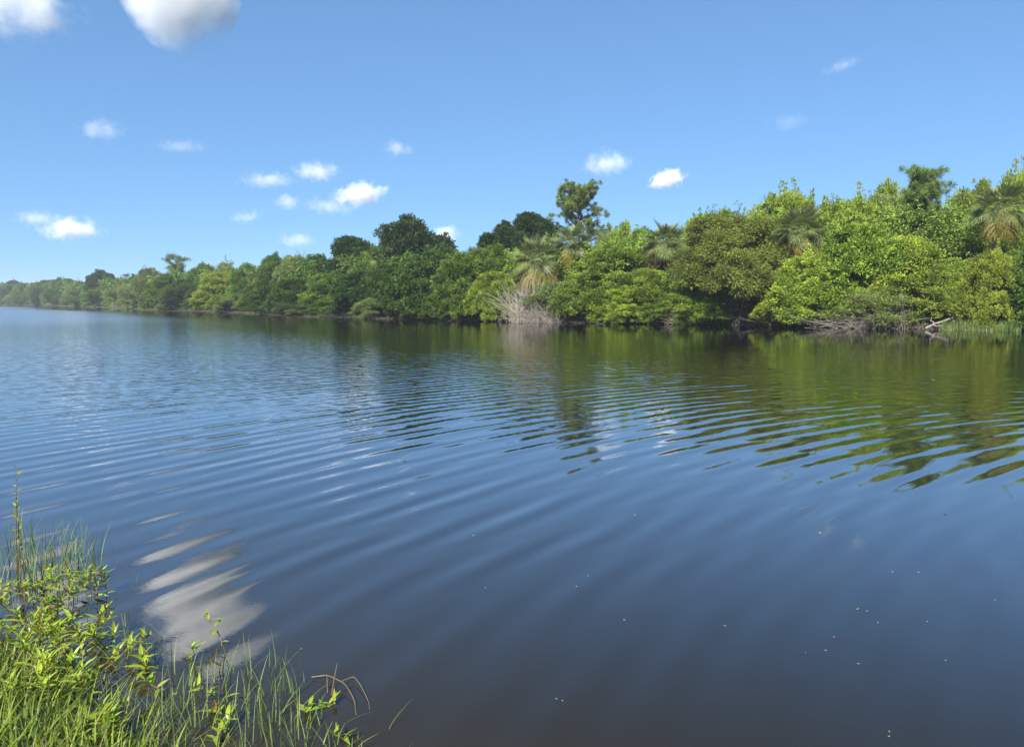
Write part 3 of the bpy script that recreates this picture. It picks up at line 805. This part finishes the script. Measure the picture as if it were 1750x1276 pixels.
# ------------------------------------------------------------------ pines
def place_pine(px, top, Y, name, seed, limbs, tuft, needles, label, lean=(0, 0)):
    z = z_at(top, Y); X = x_at(px, Y, z); g = float(ground_z(np.array([[X, Y]]))[0])
    root = link('pine_tree', None, loc=(X, Y, g)); tag(root, label, 'pine tree', 'pines on the far bank')
    h = z - g - .35
    tm, lms, cm = pine(name, seed, h, limbs, tuft, needles, lean)
    link('trunk', tm, root)
    for l in lms: link('limb', l, root)
    link('crown', cm, root)
rg = np.random.default_rng(77)
lb = [(f, i * 2.39996 + rg.normal(0, .2), L_ * rg.uniform(.85, 1.1), rs_) for i, (f, L_, rs_) in enumerate(
    [(.56, 3.5, .4), (.58, 3.4, .5), (.60, 3.7, .5), (.62, 3.6, .5), (.64, 3.6, .6), (.66, 3.6, .6), (.68, 3.4, .6), (.70, 3.3, .7), (.72, 3.1, .7), (.74, 3.0, .7), (.76, 2.8, .8), (.78, 2.6, .8),
     (.80, 2.4, .8), (.82, 2.2, .9), (.82, 2.9, .6), (.84, 2.6, .7), (.85, 2.4, .7), (.86, 2.3, .8), (.88, 2.1, .8), (.89, 2.0, .8), (.90, 1.8, .9), (.92, 1.5, 1.0), (.94, 1.2, 1.0)])] + [(.57, .15, 4.6, .35)]
place_pine(990, 311, 96, 'lone_pine', 5, lb, .52, 95, 'lone tall pine with open tufted crown on the skyline')
lb = [(.42 + .55 * i / 30, i * 2.4, (1.5 - .7 * i / 30) * rg.uniform(.8, 1.2), rg.uniform(.3, .9)) for i in range(31)]
place_pine(1583, 286, 63, 'bushy_pine', 9, lb, .5, 80, 'dense bushy pine standing above the slope near the right edge')
lb = [(.55 + .42 * i / 9, i * 2.4, 2.3 * rg.uniform(.7, 1.2), .4) for i in range(10)]
place_pine(301, 438, 200, 'distant_pine', 12, lb, .9, 70, 'small distant pine standing clear of the left skyline')

# ------------------------------------------------------------------ dead brush, roots, driftwood
def brush_mesh(name, seed, w, d, h, n, r, mat, flat=.5):
    rng = np.random.default_rng(seed); acc = Acc()
    for i in range(n):
        b = np.array([rng.normal(0, w * .22), rng.normal(0, d * .25), -.15])
        dr = np.array([rng.normal(0, 1) * w * .42, rng.normal(0, 1) * d * .4, abs(rng.normal(.55, .3)) * h])
        u = np.linspace(0, 1, 6)[:, None]
        pts = b + dr * u + np.array([0, 0, 1]) * h * .35 * np.sin(u * PI) * rng.uniform(-.3, 1) * flat + rng.normal(0, .05, (6, 3)) * u * min(w, 3) * .5
        pts[:, 2] = np.maximum(pts[:, 2], -.15)
        rr = r * rng.uniform(.6, 1.6)
        add_tube(acc, pts, np.linspace(rr, rr * .35, 6), 3, .5)
        for k in range(2):
            s = pts[rng.integers(2, 6)]; e = s + rng.normal(0, .28, 3) * np.array([w * .3, d * .3, h * .5]) + np.array([0, 0, .1])
            add_tube(acc, np.linspace(s, e, 3), [rr * .5, rr * .35, rr * .15], 3, .5)
    return acc.mesh(name, mat, True)

def brush(px, base_back, wpx, top, label, seed, n=150, r=.018, mat='dead_wood', name='dead_brush', cat='dead brush', flat=.5):
    Y = shore_Y(px) + base_back; X = x_at(px, Y)
    w = wpx / FPX * Y; h = max(z_at(top, Y), .4)
    o = link(name, brush_mesh(name, seed, w, w * .6, h, n, r, M[mat], flat), loc=(X, Y, 0))
    tag(o, label, cat, 'bare twigs and roots at the far waterline')
brush(905, -1.5, 66, 484, 'big ball of grey leafless twigs at the water under the golden skirted palm', 1, 520, .017, 'dead_twig')
brush(940, -1.3, 60, 508, 'thinner grey twigs spreading right of the big grey ball', 2, 260, .014, 'dead_twig')
brush(1168, -1.1, 44, 528, 'small low heap of pale grey twigs left of the olive willow', 3, 170, .016, 'dead_twig')
brush(1475, -1.0, 105, 528, 'wide tangle of bare bleached branches under the bright green shrubs', 4, 230, .016, flat=1.0)
brush(1550, -.9, 50, 514, 'upper fan of bare grey branches right of the wide tangle', 5, 90, .016, flat=1.0)
brush(1330, -.2, 60, 528, 'dark bare branches in the shade right of the willow trunks', 6, 60, .03, 'root')
brush(1268, .2, 34, 480, 'bare upright willow stems in the dark gap at the waterline', 7, 34, .05, 'root', flat=.2)
for i, (px, w, tp, lb) in enumerate([(700, 90, 538, 'low dark roots under the round oak'), (790, 60, 539, 'dark roots beside the dark opening at the waterline'), (600, 90, 534, 'grey-brown stems at the water below the lower oak'),
        (510, 90, 531, 'grey stems at the water left of the lower oak'), (430, 70, 528, 'grey stems at the water beside the bright green dome'), (360, 70, 526, 'pale grey stems left of the bright green dome'),
        (300, 60, 523, 'dark stems at the water below the small distant pine'), (1100, 90, 540, 'grey-brown stems at the water below the brown-fronded palm'), (1030, 70, 540, 'dark stems at the water below the lone pine')]):
    brush(px, -.3, w, tp, lb, 40 + i, 70, .018 if px > 650 else .026, 'root', 'root_tangle', 'roots')

# driftwood log with forked arms
Yl = shore_Y(1610) - 1.6
acc = Acc()
def lp(px, py): return np.array([x_at(px, Yl), 0, z_at(py, Yl)])
for path, r0, r1 in [(((1578, 562), (1600, 553), (1622, 545), (1640, 541), (1647, 536)), .10, .05), (((1600, 553), (1592, 548), (1596, 544)), .055, .02),
                     (((1622, 545), (1636, 551), (1652, 553)), .09, .03), (((1640, 541), (1642, 536), (1640, 533)), .06, .02), (((1590, 557), (1612, 556), (1630, 560)), .08, .03)]:
    pts = np.array([lp(*q) for q in path]); pts[:, 1] = np.linspace(0, .8, len(pts)) * (1 if r0 > .1 else .5)
    uu = np.linspace(0, len(pts) - 1, 9); pts = np.stack([np.interp(uu, np.arange(len(pts)), pts[:, j]) for j in range(3)], 1)
    pts += np.random.default_rng(3).normal(0, .03, pts.shape)
    add_tube(acc, pts, np.linspace(r0, r1, 9), 8)
me = acc.mesh('driftwood_log', M['dead_wood'], True)
o = link('driftwood_log', me, loc=(0, Yl, 0)); tag(o, 'pale weathered driftwood log rising from the water among grass near the right edge', 'log')
brush(1600, -.5, 50, 549, 'small pale twigs piled at the low end of the driftwood log', 60, 60, .02, name='dead_brush')

def blades(rng, P, H, W, lean, tint, segs=4, curve=.35):
    """curved tapering grass blades rooted at P"""
    n = len(P); az = rng.uniform(0, 2 * PI, n); d = np.stack([np.cos(az), np.sin(az), np.zeros(n)], 1)
    s = np.stack([-np.sin(az), np.cos(az), np.zeros(n)], 1)
    V = np.empty((n, 2 * segs + 1, 3))
    for k in range(segs):
        u = k / segs; c = P + np.array([0, 0, 1.0]) * (H * u * (1 - .25 * lean * u))[:, None] + d * (H * (lean * u * .6 + curve * lean * u * u))[:, None]
        w = (W * (1 - u ** 1.5) * .5)[:, None]
        V[:, 2 * k] = c - s * w; V[:, 2 * k + 1] = c + s * w
    V[:, -1] = P + np.array([0, 0, 1.0]) * (H * (1 - .25 * lean))[:, None] + d * (H * lean * (.6 + curve))[:, None]
    base = (np.arange(n) * (2 * segs + 1))[:, None]
    q = np.concatenate([base + np.array([2 * k, 2 * k + 1, 2 * k + 3, 2 * k + 2]) for k in range(segs - 1)])
    tr = base + np.array([2 * segs - 2, 2 * segs - 1, 2 * segs])
    return V.reshape(-1, 3), q, tr, np.repeat(tint, 2 * segs + 1)

def grass_obj(name, P, H, W, lean, mat, seed, **kw):
    rng = np.random.default_rng(seed); n = len(P)
    v, q, tr, t = blades(rng, P, H, W, lean, np.clip(rng.normal(.55, .22, n), 0, 1), **kw)
    return mesh_from(name, v, [q, tr], mat, t)

rng = np.random.default_rng(8)
def far_grass(px0, px1, back0, back1, n, hmin, hmax, mat, seed, label):
    r = np.random.default_rng(seed); px = r.uniform(px0, px1, n)
    P = []
    for p_ in px:
        Y = shore_Y(p_) + r.uniform(back0, back1); P.append((x_at(p_, Y), Y, 0.0))
    P = np.array(P); P[:, 2] = np.maximum(ground_z(P[:, :2]), -.1)
    o = link('shore_grass', grass_obj('shore_grass', P, r.uniform(hmin, hmax, n), np.full(n, .03), r.uniform(.05, .6, n), mat, seed))
    tag(o, label, 'grass', None, 'stuff')
far_grass(1608, 1745, -2.6, .6, 2600, .35, 1.1, M['reed'], 1, 'green grass growing round the driftwood log at the water')
far_grass(1605, 1700, -2.7, -.4, 900, .2, .5, M['dry_grass'], 2, 'dry straw grass along the water right of the driftwood log')
far_grass(24, 160, -2, 2, 900, .8, 2.2, M['dry_grass'], 3, 'dry pale grass along the far left shore')
far_grass(170, 640, -3.2, -.2, 2600, .4, 1.3, M['reed'], 5, 'green sedge along the water below the dark shrubs left of the round oak')
far_grass(160, 420, -1, 1, 700, .4, 1.2, M['dry_grass'], 4, 'pale dry grass under the shrubs of the left bank')

# ------------------------------------------------------------------ near bank: grass
r = np.random.default_rng(21)
cand = np.stack([r.uniform(-7, 1.0, 90000), r.uniform(1.2, 7.5, 90000)], 1)
d_, _, _ = shore_info(cand)
w_ = np.where(d_ > -.12, 1.0, 0.0)
kp_ = (r.uniform(size=len(cand)) < w_) & (np.hypot(cand[:, 0], cand[:, 1]) > 1.6) & (d_ < 3.2)
cand, d_ = cand[kp_][:30000], d_[kp_][:30000]
PZ = np.column_stack([cand, ground_z(cand) - .02])
n = len(PZ)
o = link('bank_grass', grass_obj('bank_grass', PZ, r.uniform(.06, .26, n) * (.7 + .3 * sstep(0, .6, d_[:n])), r.uniform(.006, .012, n), r.uniform(.1, 1.0, n), M['grass'], 21, segs=5, curve=.5))
tag(o, 'sunlit long grass covering the near bank in the lower left corner', 'grass', None, 'stuff')

def near_walk(k, rr):
    pts = NEAR[2:9]; sl = np.linalg.norm(np.diff(pts, axis=0), axis=1) ** .5; q = rr.choice(len(sl), size=k, p=sl / sl.sum()); t_ = rr.uniform(size=k)[:, None]
    d0 = pts[q + 1] - pts[q]; nn = np.stack([-d0[:, 1], d0[:, 0]], 1); nn /= np.linalg.norm(nn, axis=1)[:, None]
    P0 = pts[q] * (1 - t_) + pts[q + 1] * t_; o_ = rr.uniform(-.1, 1, k) ** 2 * rr.uniform(0, 1, k) * np.maximum(3, .25 * np.linalg.norm(P0, axis=1))
    A = P0 + nn * o_[:, None]; B = P0 - nn * o_[:, None]; da = shore_info(A)[0]; A[da < -.05] = B[da < -.05]; return A
r2 = np.random.default_rng(31); wk = near_walk(16000, r2); wk = wk[(shore_info(wk)[0] > -.1) & (wk[:, 0] < -6.2)]; nw = len(wk); dw = np.linalg.norm(wk, axis=1)
o = link('bank_grass', grass_obj('bank_grass', np.column_stack([wk, ground_z(wk) - .02]), r2.uniform(.15, .6, nw), r2.uniform(.7, 1.4, nw) * (.004 + .0011 * dw), r2.uniform(.1, 1.0, nw), M['grass'], 32))
tag(o, 'rough grass running on along the near bank past the left edge', 'grass', None, 'stuff')
sel = r.uniform(size=n) < .10
nd = int(sel.sum())
o = link('dry_grass', grass_obj('dry_grass', PZ[sel], r.uniform(.08, .26, nd), r.uniform(.003, .006, nd), r.uniform(.5, 1.4, nd), M['dry_grass'], 22, segs=5, curve=.6))
tag(o, 'dry straw coloured grass litter lying among the green bank grass', 'grass', None, 'stuff')

# ------------------------------------------------------------------ near bank: leafy weeds
def weed_leaf(name, seed, L=.10, W=.026, curl=.25):
    rng = np.random.default_rng(seed); n = 6
    u = np.linspace(0, 1, n); hw = W / 2 * np.sin(np.clip(u * 1.02 + .02, 0, 1) ** .75 * PI) ** .9; hw[0] = .0015; hw[-1] = .0005
    V = []; 
    for i in range(n):
        x = L * u[i]; z = .03 * L - curl * L * u[i] ** 2
        V += [(x, -hw[i], z + hw[i] * .45), (x, 0, z), (x, hw[i], z + hw[i] * .45)]
    f = []
    for i in range(n - 1):
        for j in (0, 1):
            f.append((3 * i + j, 3 * i + j + 1, 3 * i + j + 4, 3 * i + j + 3))
    t = np.full(len(V), .5) + np.tile([0.06, -.12, .06], n)
    return mesh_from(name, np.array(V), [np.array(f)], M['weed'], t, True)
M['weed_red'] = leaf_mat('weed_leaf_red', (.16, .09, .02), (.36, .20, .06), .35, var=.4)
LEAF = [weed_leaf('weed_leaf', i, L, W, c) for i, (L, W, c) in enumerate([(.105, .027, .12), (.095, .028, .35), (.12, .026, .25), (.075, .022, .05)])]
RED = LEAF[3].copy(); RED.materials[0] = M['weed_red']; LEAF.append(RED)

def weed(px, py, hgt, nstem, nleaf, label, seed, z0=0.0, spread=.16, red=True):
    rng = np.random.default_rng(seed); spread = min(spread, .55 * hgt)
    X, Y = ground_pt(px, py)
    g = max(float(ground_z(np.array([[X, Y]]))[0]), 0) + z0
    root = link('leafy_weed', None, loc=(X, Y, g)); tag(root, label, 'water weed', 'leafy weeds at the near water edge')
    nstem = nstem + 1 if nstem > 2 else nstem; nleaf = int(nleaf * 1.35)
    for s in range(nstem):
        b = np.array([rng.normal(0, spread * .4), rng.normal(0, spread * .4), -.03])
        tip = b + np.array([rng.normal(0, spread), rng.normal(0, spread), hgt * rng.uniform(.7, 1.1)])
        mid = (b + tip) / 2 + np.array([rng.normal(0, .05), rng.normal(0, .05), -.02])
        u = np.linspace(0, 1, 8)[:, None]
        pts = (1 - u) ** 2 * b + 2 * u * (1 - u) * mid + u ** 2 * tip
        a = Acc(); add_tube(a, pts, np.linspace(.0042, .002, 8), 5)
        link('stem', a.mesh('weed_stem', M['stem_red'] if red else M['reed'], True), root)
        T = nrm(tip - mid)
        for k in range(nleaf):
            u0 = .30 + .70 * (k / max(nleaf - 1, 1)) ** .55
            q = np.array([np.interp(u0, u[:, 0], pts[:, j]) for j in range(3)])
            az = k * 2.4 + rng.normal(0, .25); el = R(12 + 48 * max(u0 - .55, 0) / .45 + rng.normal(0, 11))
            sc_ = .74 * (1.12 - .45 * max(u0 - .8, 0) / .2) * rng.uniform(.75, 1.2)
            link('leaf', LEAF[4 if rng.uniform() < .05 else int(rng.integers(0, 4))], root, loc=q, rot=(rng.normal(0, .25), -el, az), scale=(sc_,) * 3)

WEEDS = [
 (168, 1022, .26, 3, 11, 'leafy weed farthest out over the water, its bright rosette against the blue'),
 (120, 1030, .24, 3, 11, 'leafy weed just left of the outermost rosette'),
 (72, 1030, .24, 3, 11, 'leafy weed between the left edge and the outer rosettes, below the reed bed'),
 (36, 1050, .22, 3, 10, 'leafy weed with pinkish stems at the left edge below the reed bed'),
 (92, 1078, .24, 4, 11, 'leafy weed in the middle of the clump with broad yellow-green rosettes'),
 (140, 1085, .22, 3, 11, 'leafy weed on the water side of the clump below the outer rosettes'),
 (45, 1100, .22, 4, 10, 'leafy weed with reddish leaves under the pink-stemmed one'),
 (190, 1110, .16, 3, 9, 'low leafy weed reaching toward the first reeds'),
 (110, 1130, .22, 4, 11, 'leafy weed below the middle rosettes with drooping leaves'),
 (165, 1150, .18, 3, 9, 'leafy weed beside a dark blue patch of water'),
 (225, 1150, .14, 2, 9, 'small floating weed star between the clump and the first reeds'),
 (40, 1150, .22, 4, 10, 'leafy weed at the left edge where the grass begins'),
 (85, 1180, .20, 3, 10, 'leafy weed half buried in grass above the lower left corner'),
 (140, 1205, .18, 3, 9, 'pale leafy weed standing in the grass near the water'),
 (60, 1225, .18, 3, 9, 'leafy weed deep in the grass of the lower left corner'),
 (185, 1270, .12, 3, 9, 'wide leafed weed at the bottom edge beside brown litter'),
 (330, 1190, .15, 1, 8, 'single upright weed with star leaves among the first reeds'),
 (300, 1130, .13, 1, 7, 'small upright weed left of the single star-leaved one'),
 (370, 1110, .20, 1, 7, 'small dark-tipped weed stem farthest from the bank among the reeds'),
 (350, 1215, .06, 1, 8, 'tiny weed star floating on dark water between the reeds'),
 (345, 1262, .10, 1, 8, 'weed with open rosettes at the bottom among the reeds'),
 (410, 1195, .18, 1, 7, 'twin leaved weed rising in the middle of the reed patch'),
 (395, 1245, .10, 1, 8, 'low bright rosette near the bottom of the reed patch'),
 (542, 1215, .06, 2, 6, 'dull sprawling weed floating beside the curved brown twig'),
 (570, 1275, .08, 1, 7, 'small yellow weed at the bottom edge right of the reeds'),
]
for i, (px, py, hg, ns, nl_, lb) in enumerate(WEEDS):
    weed(px, py, hg, ns, nl_, lb, 300 + i)

# ------------------------------------------------------------------ near reeds standing in the water
def reed_blade(seed, H=.42, W=.0075, bend=.15, wide=False):
    r = np.random.default_rng(seed); n = 7; u = np.linspace(0, 1, n); V = []
    for i in range(n):
        x = bend * H * u[i] ** 2; z = H * u[i] * (1 - .1 * bend * u[i]) - .04; w = W / 2 * (1 - u[i] ** 2.2) + .0004
        V += [(x, -w, z), (x + w * .5, 0, z), (x, w, z)]
    f = [(3 * i + j, 3 * i + j + 1, 3 * i + j + 4, 3 * i + j + 3) for i in range(n - 1) for j in (0, 1)]
    t = np.repeat(np.clip(.35 + .5 * u + r.normal(0, .1), 0, 1), 3)
    return mesh_from('reed_blade', np.array(V), [np.array(f)], M['reed'], t, True)
BL = [reed_blade(1, bend=.05), reed_blade(2, bend=.18), reed_blade(3, bend=.35, W=.008), reed_blade(4, bend=.1, W=.005), reed_blade(5, bend=.6, W=.006)]
def reeds(px, py, hgt, nb, label, seed, spread=.05):
    r = np.random.default_rng(seed); X, Y = ground_pt(px, py)
    root = link('reed_tuft', None, loc=(X, Y, max(0, float(ground_z(np.array([[X, Y]]))[0])))); tag(root, label, 'reeds', 'reed tufts standing in the near shallows')
    for k in range(int(nb * 1.9) if nb > 3 else nb):
        s = .8 * hgt / .42 * r.uniform(.5, 1.1)
        link('blade', BL[int(r.integers(0, 5))], root, loc=(r.normal(0, spread), r.normal(0, spread), 0), rot=(r.normal(0, .08), r.normal(.03, .1), r.uniform(0, 2 * PI)), scale=(max(s, .7), max(s, .7), s))
REEDS = [
 (30, 1000, .42, 12, 'dense reeds touching the left edge above the pink-stemmed weed'), (48, 960, .42, 12, 'dense reeds second from the left edge'), (66, 990, .46, 12, 'reeds in the left reed bed behind the leafy weeds'),
 (82, 955, .44, 12, 'tall reeds in the middle of the left reed bed'), (100, 985, .42, 12, 'reeds in the middle of the left bed, nearest the leafy weeds'), (118, 960, .42, 10, 'reeds near the outer side of the left bed'),
 (134, 985, .44, 10, 'thick stemmed reeds at the outer side of the left bed'), (146, 955, .40, 7, 'outermost reeds of the left bed with dark tips'), (36, 925, .36, 8, 'farthest reeds along the left edge'), (96, 925, .30, 7, 'short reeds at the back of the left bed'),
 (165, 985, .14, 2, 'single dark-tipped stem just beyond the left reed bed'), (232, 995, .10, 1, 'tiny lone sprout on the cloud reflection'),
 (218, 1090, .22, 7, 'small reeds above the low weed reaching out from the clump'), (205, 1130, .2, 6, 'short reeds between the weed clump and the dark water'), (240, 1125, .2, 6, 'short reeds right of the small floating weed star'),
 (282, 1090, .14, 2, 'pair of thin blades at the edge of the cloud reflection'), (262, 1160, .2, 5, 'short reeds standing alone in dark blue water'), (280, 1210, .28, 8, 'reeds below the star-leaved weed, closest to the bank'),
 (300, 1250, .3, 9, 'reeds at the bottom left of the reed patch'), (322, 1230, .38, 9, 'tall yellow-green reeds beside the single upright weed'), (335, 1165, .3, 7, 'tall reeds behind the single upright weed'),
 (240, 1235, .24, 9, 'short reeds fringing the grassy bank'), (205, 1205, .22, 8, 'short blades between grass and dark blue water'), (365, 1160, .3, 8, 'reed tuft with dark seed head, upper edge of the patch'), (372, 1240, .3, 8, 'reeds beside the low bright rosette'),
 (400, 1150, .24, 6, 'slender reeds right of the dark seed head'), (428, 1160, .24, 6, 'reed tuft above the twin leaved weed'), (428, 1225, .3, 7, 'reeds just right of the twin leaved weed'), (455, 1180, .18, 5, 'short thin reeds left of the tall spike'),
 (476, 1190, .36, 7, 'tall spike reed farthest right in the upper patch'), (470, 1245, .28, 8, 'reeds below the tall spike'), (500, 1235, .22, 6, 'short reeds between the tall spike and the curved twig'), (450, 1285, .24, 9, 'reeds on the bottom edge under the twin leaved weed'),
 (512, 1285, .24, 9, 'bright green reeds on the bottom edge'), (400, 1290, .22, 8, 'reeds on the bottom edge left of the bright ones'), (530, 1262, .16, 5, 'thin short blades at the right end of the reed patch'), (565, 1292, .14, 6, 'low blades at the bottom edge under the sprawling weed'),
 (610, 1295, .12, 6, 'sparse sprouts along the bottom edge right of the reeds'), (532, 1165, .10, 1, 'single blade on the far side of the curved twig'), (708, 1285, .14, 2, 'lone two-bladed sprout by itself at the bottom edge'),
]
for i, (px, py, hg, nb, lb) in enumerate(REEDS):
    reeds(px, py, hg, nb, lb, 500 + i, .03 if nb < 4 else .08)

# tall stalk at the left edge
X, Y = ground_pt(30, 985)
root = link('tall_weed', None, loc=(X, Y, 0)); tag(root, 'tall thin weed stalk rising above the reeds at the left edge', 'weed')
rr_ = np.random.default_rng(71)
for s in range(3):
    H = (.85, .66, .55)[s]; u = np.linspace(0, 1, 8)
    pts = np.stack([(.05 - .06 * s) * u ** 2 + .02 * s, .03 * s * u, H * u - .05], 1); a = Acc(); add_tube(a, pts, np.linspace(.005, .0018, 8), 5)
    link('stem', a.mesh('tall_weed_stem', M['stem_red'], True), root)
    for k in range(13):
        u0 = .4 + .6 * k / 12; q = np.array([np.interp(u0, u, pts[:, j]) for j in range(3)])
        link('leaf', LEAF[3], root, loc=q, rot=(rr_.normal(0, .3), -R(35 + rr_.normal(0, 20)), k * 2.4), scale=(.75 * rr_.uniform(.5, 1.1),) * 3)

# curved brown twig half sunk in the water
a = Acc()
def gp(px, py, z):
    X, Y = ground_pt(px, py); return (X, Y, z)
def smooth(pts, n=14):
    pts = np.array(pts, float); t0 = np.arange(len(pts)); tt = np.linspace(0, len(pts) - 1, n)
    return np.stack([np.interp(tt, t0, pts[:, j]) for j in range(3)], 1)
for path, r0 in [([gp(533, 1160, .012), gp(560, 1162, .03), gp(590, 1178, .035), (gp(606, 1200, .015)), gp(610, 1232, -.01)], .0035), ([gp(585, 1172, .03), gp(605, 1163, .025), gp(616, 1175, .02), gp(630, 1200, .008), gp(634, 1224, -.01)], .003),
                 ([gp(566, 1190, -.01), gp(570, 1175, .03), gp(577, 1160, .09)], .003), ([gp(560, 1185, -.01), gp(559, 1170, .05)], .003), ([gp(575, 1182, .0), gp(568, 1195, .01), gp(566, 1205, -.005)], .005)]:
    add_tube(a, smooth(path), np.linspace(r0, r0 * .5, 14), 5)
o = link('sunken_twig', a.mesh('sunken_twig', M['twig'], True)); tag(o, 'curved brown twig arching out of the water right of the reeds', 'twig')

# ------------------------------------------------------------------ bits afloat
def chip_mesh(name, seed, mat):
    r = np.random.default_rng(seed); n = 9; a = np.linspace(0, 2 * PI, n, endpoint=False)
    rad = .013 * (1 + .35 * np.cos(2 * a)) * r.uniform(.8, 1.15, n)
    top = np.stack([rad * np.cos(a), rad * .7 * np.sin(a), .0035 + .002 * np.cos(a * 2)], 1); bot = top - np.array([0, 0, .0025])
    v = np.vstack([top, bot, [[0, 0, .0028]], [[0, 0, -.001]]])
    f3 = [(i, (i + 1) % n, 2 * n) for i in range(n)] + [((i + 1) % n + n, i + n, 2 * n + 1) for i in range(n)]
    f4 = [((i + 1) % n, i, i + n, (i + 1) % n + n) for i in range(n)]
    return mesh_from(name, v, [np.array(f4), np.array(f3)], mat, np.full(len(v), .6))
CH = {'p': chip_mesh('floating_leaf', 1, leaf_mat('fallen_leaf_pale', (.2, .19, .12), (.42, .40, .30), .2, var=.2)),
      'y': chip_mesh('floating_leaf', 2, leaf_mat('fallen_leaf_yellow', (.16, .16, .06), (.30, .29, .12), .2, var=.2)),
      'r': chip_mesh('floating_leaf', 3, leaf_mat('fallen_leaf_pink', (.3, .12, .08), (.45, .25, .2), .2, var=.2)),
      'd': chip_mesh('floating_leaf', 4, leaf_mat('fallen_leaf_dark', (.02, .03, .015), (.05, .05, .02), .1, var=.2))}
BITS = [('d', 1615, 879, 1.2, 'dark floating leaf, the only dark speck on the bright right water'), ('p', 1402, 911, 1.6, 'long thin pale speck high among the drifting bits'), ('p', 1525, 977, 1, 'upper left of two white specks close together on the right water'), ('p', 1570, 978, 1.2, 'upper right of two white specks close together on the right water'),
 ('y', 1465, 1041, 1.8, 'largest curled yellowish leaf afloat on the right water'), ('p', 1482, 1044, 1, 'small fragment touching the largest curled yellowish leaf'), ('p', 1500, 1064, 1, 'faint speck right below the curled yellowish leaf'), ('p', 1239, 1069, 1.1, 'pale speck alone left of the drifting bits'),
 ('r', 1425, 1089, 1.2, 'pinkish floating petal below the curled yellowish leaf'), ('p', 1411, 1111, 1, 'pale speck under the pinkish petal'), ('y', 1377, 1115, .9, 'dull speck left of the pale one under the pinkish petal'), ('y', 1467, 1134, 1.3, 'yellow-green leaf afloat, lowest of the right group'),
 ('p', 1585, 1062, .9, 'single white speck right of the curled yellowish leaf'), ('p', 1616, 1128, .9, 'bluish white speck nearest the right edge'), ('p', 1520, 1250, 1.1, 'upper white crumb of the pair at the bottom right'), ('p', 1519, 1258, 1.2, 'lower white crumb of the pair at the bottom right'),
 ('p', 951, 1194, 1, 'left one of two white crumbs near the bottom middle'), ('p', 961, 1197, 1, 'right one of two white crumbs near the bottom middle'), ('p', 1067, 1059, 1.1, 'white crumb alone in the middle of the dark water'), ('p', 985, 1002, 1, 'white crumb on a dark ripple in the middle water'),
 ('p', 830, 1004, .8, 'faint crumb left of the middle ripples'), ('p', 1005, 984, .8, 'faint crumb just above the one on the dark ripple'), ('d', 789, 1199, .8, 'brown speck nearest the curved twig'), ('r', 515, 1109, 1, 'orange leaf under the surface beyond the tall spike'),
 ('d', 692, 788, 1.6, 'dark speck riding a ripple in the middle distance'), ('p', 809, 915, 1, 'whitish foam speck left of the middle ripples'), ('p', 1700, 1025, .9, 'outer white speck close to the right edge'), ('p', 1085, 880, .9, 'small pale speck on the blue ripples')]
for i, (k, px, py, s, lb) in enumerate(BITS):
    X, Y = ground_pt(px, py)
    o = link('floating_leaf', CH[k], loc=(X, Y, .002), rot=(0, 0, i * 1.7), scale=(.44 * s * Y / 4.5,) * 3)
    tag(o, lb, 'floating leaf', 'leaf bits drifting on the near water')

# ------------------------------------------------------------------ air
m, t, N, L = new_mat('air_haze')
out = N('ShaderNodeOutputMaterial'); v = N('ShaderNodeVolumePrincipled')
v.inputs['Color'].default_value = (.86, .93, 1.0, 1); v.inputs['Density'].default_value = .0003; v.inputs['Anisotropy'].default_value = .1
L(v.outputs[0], out.inputs['Volume'])
HX, HY, HZ = (-1010, 1010), (-310, 1210), (-2.2, 24)
hv = np.array([(x, y, z) for z in HZ for y in HY for x in HX], float)
hf = np.array([(0, 2, 3, 1), (4, 5, 7, 6), (0, 1, 5, 4), (2, 6, 7, 3), (0, 4, 6, 2), (1, 3, 7, 5)])
o = link('haze', mesh_from('haze', hv, [hf], m)); tag(o, 'thin summer haze over the lake', 'haze', None, 'stuff')
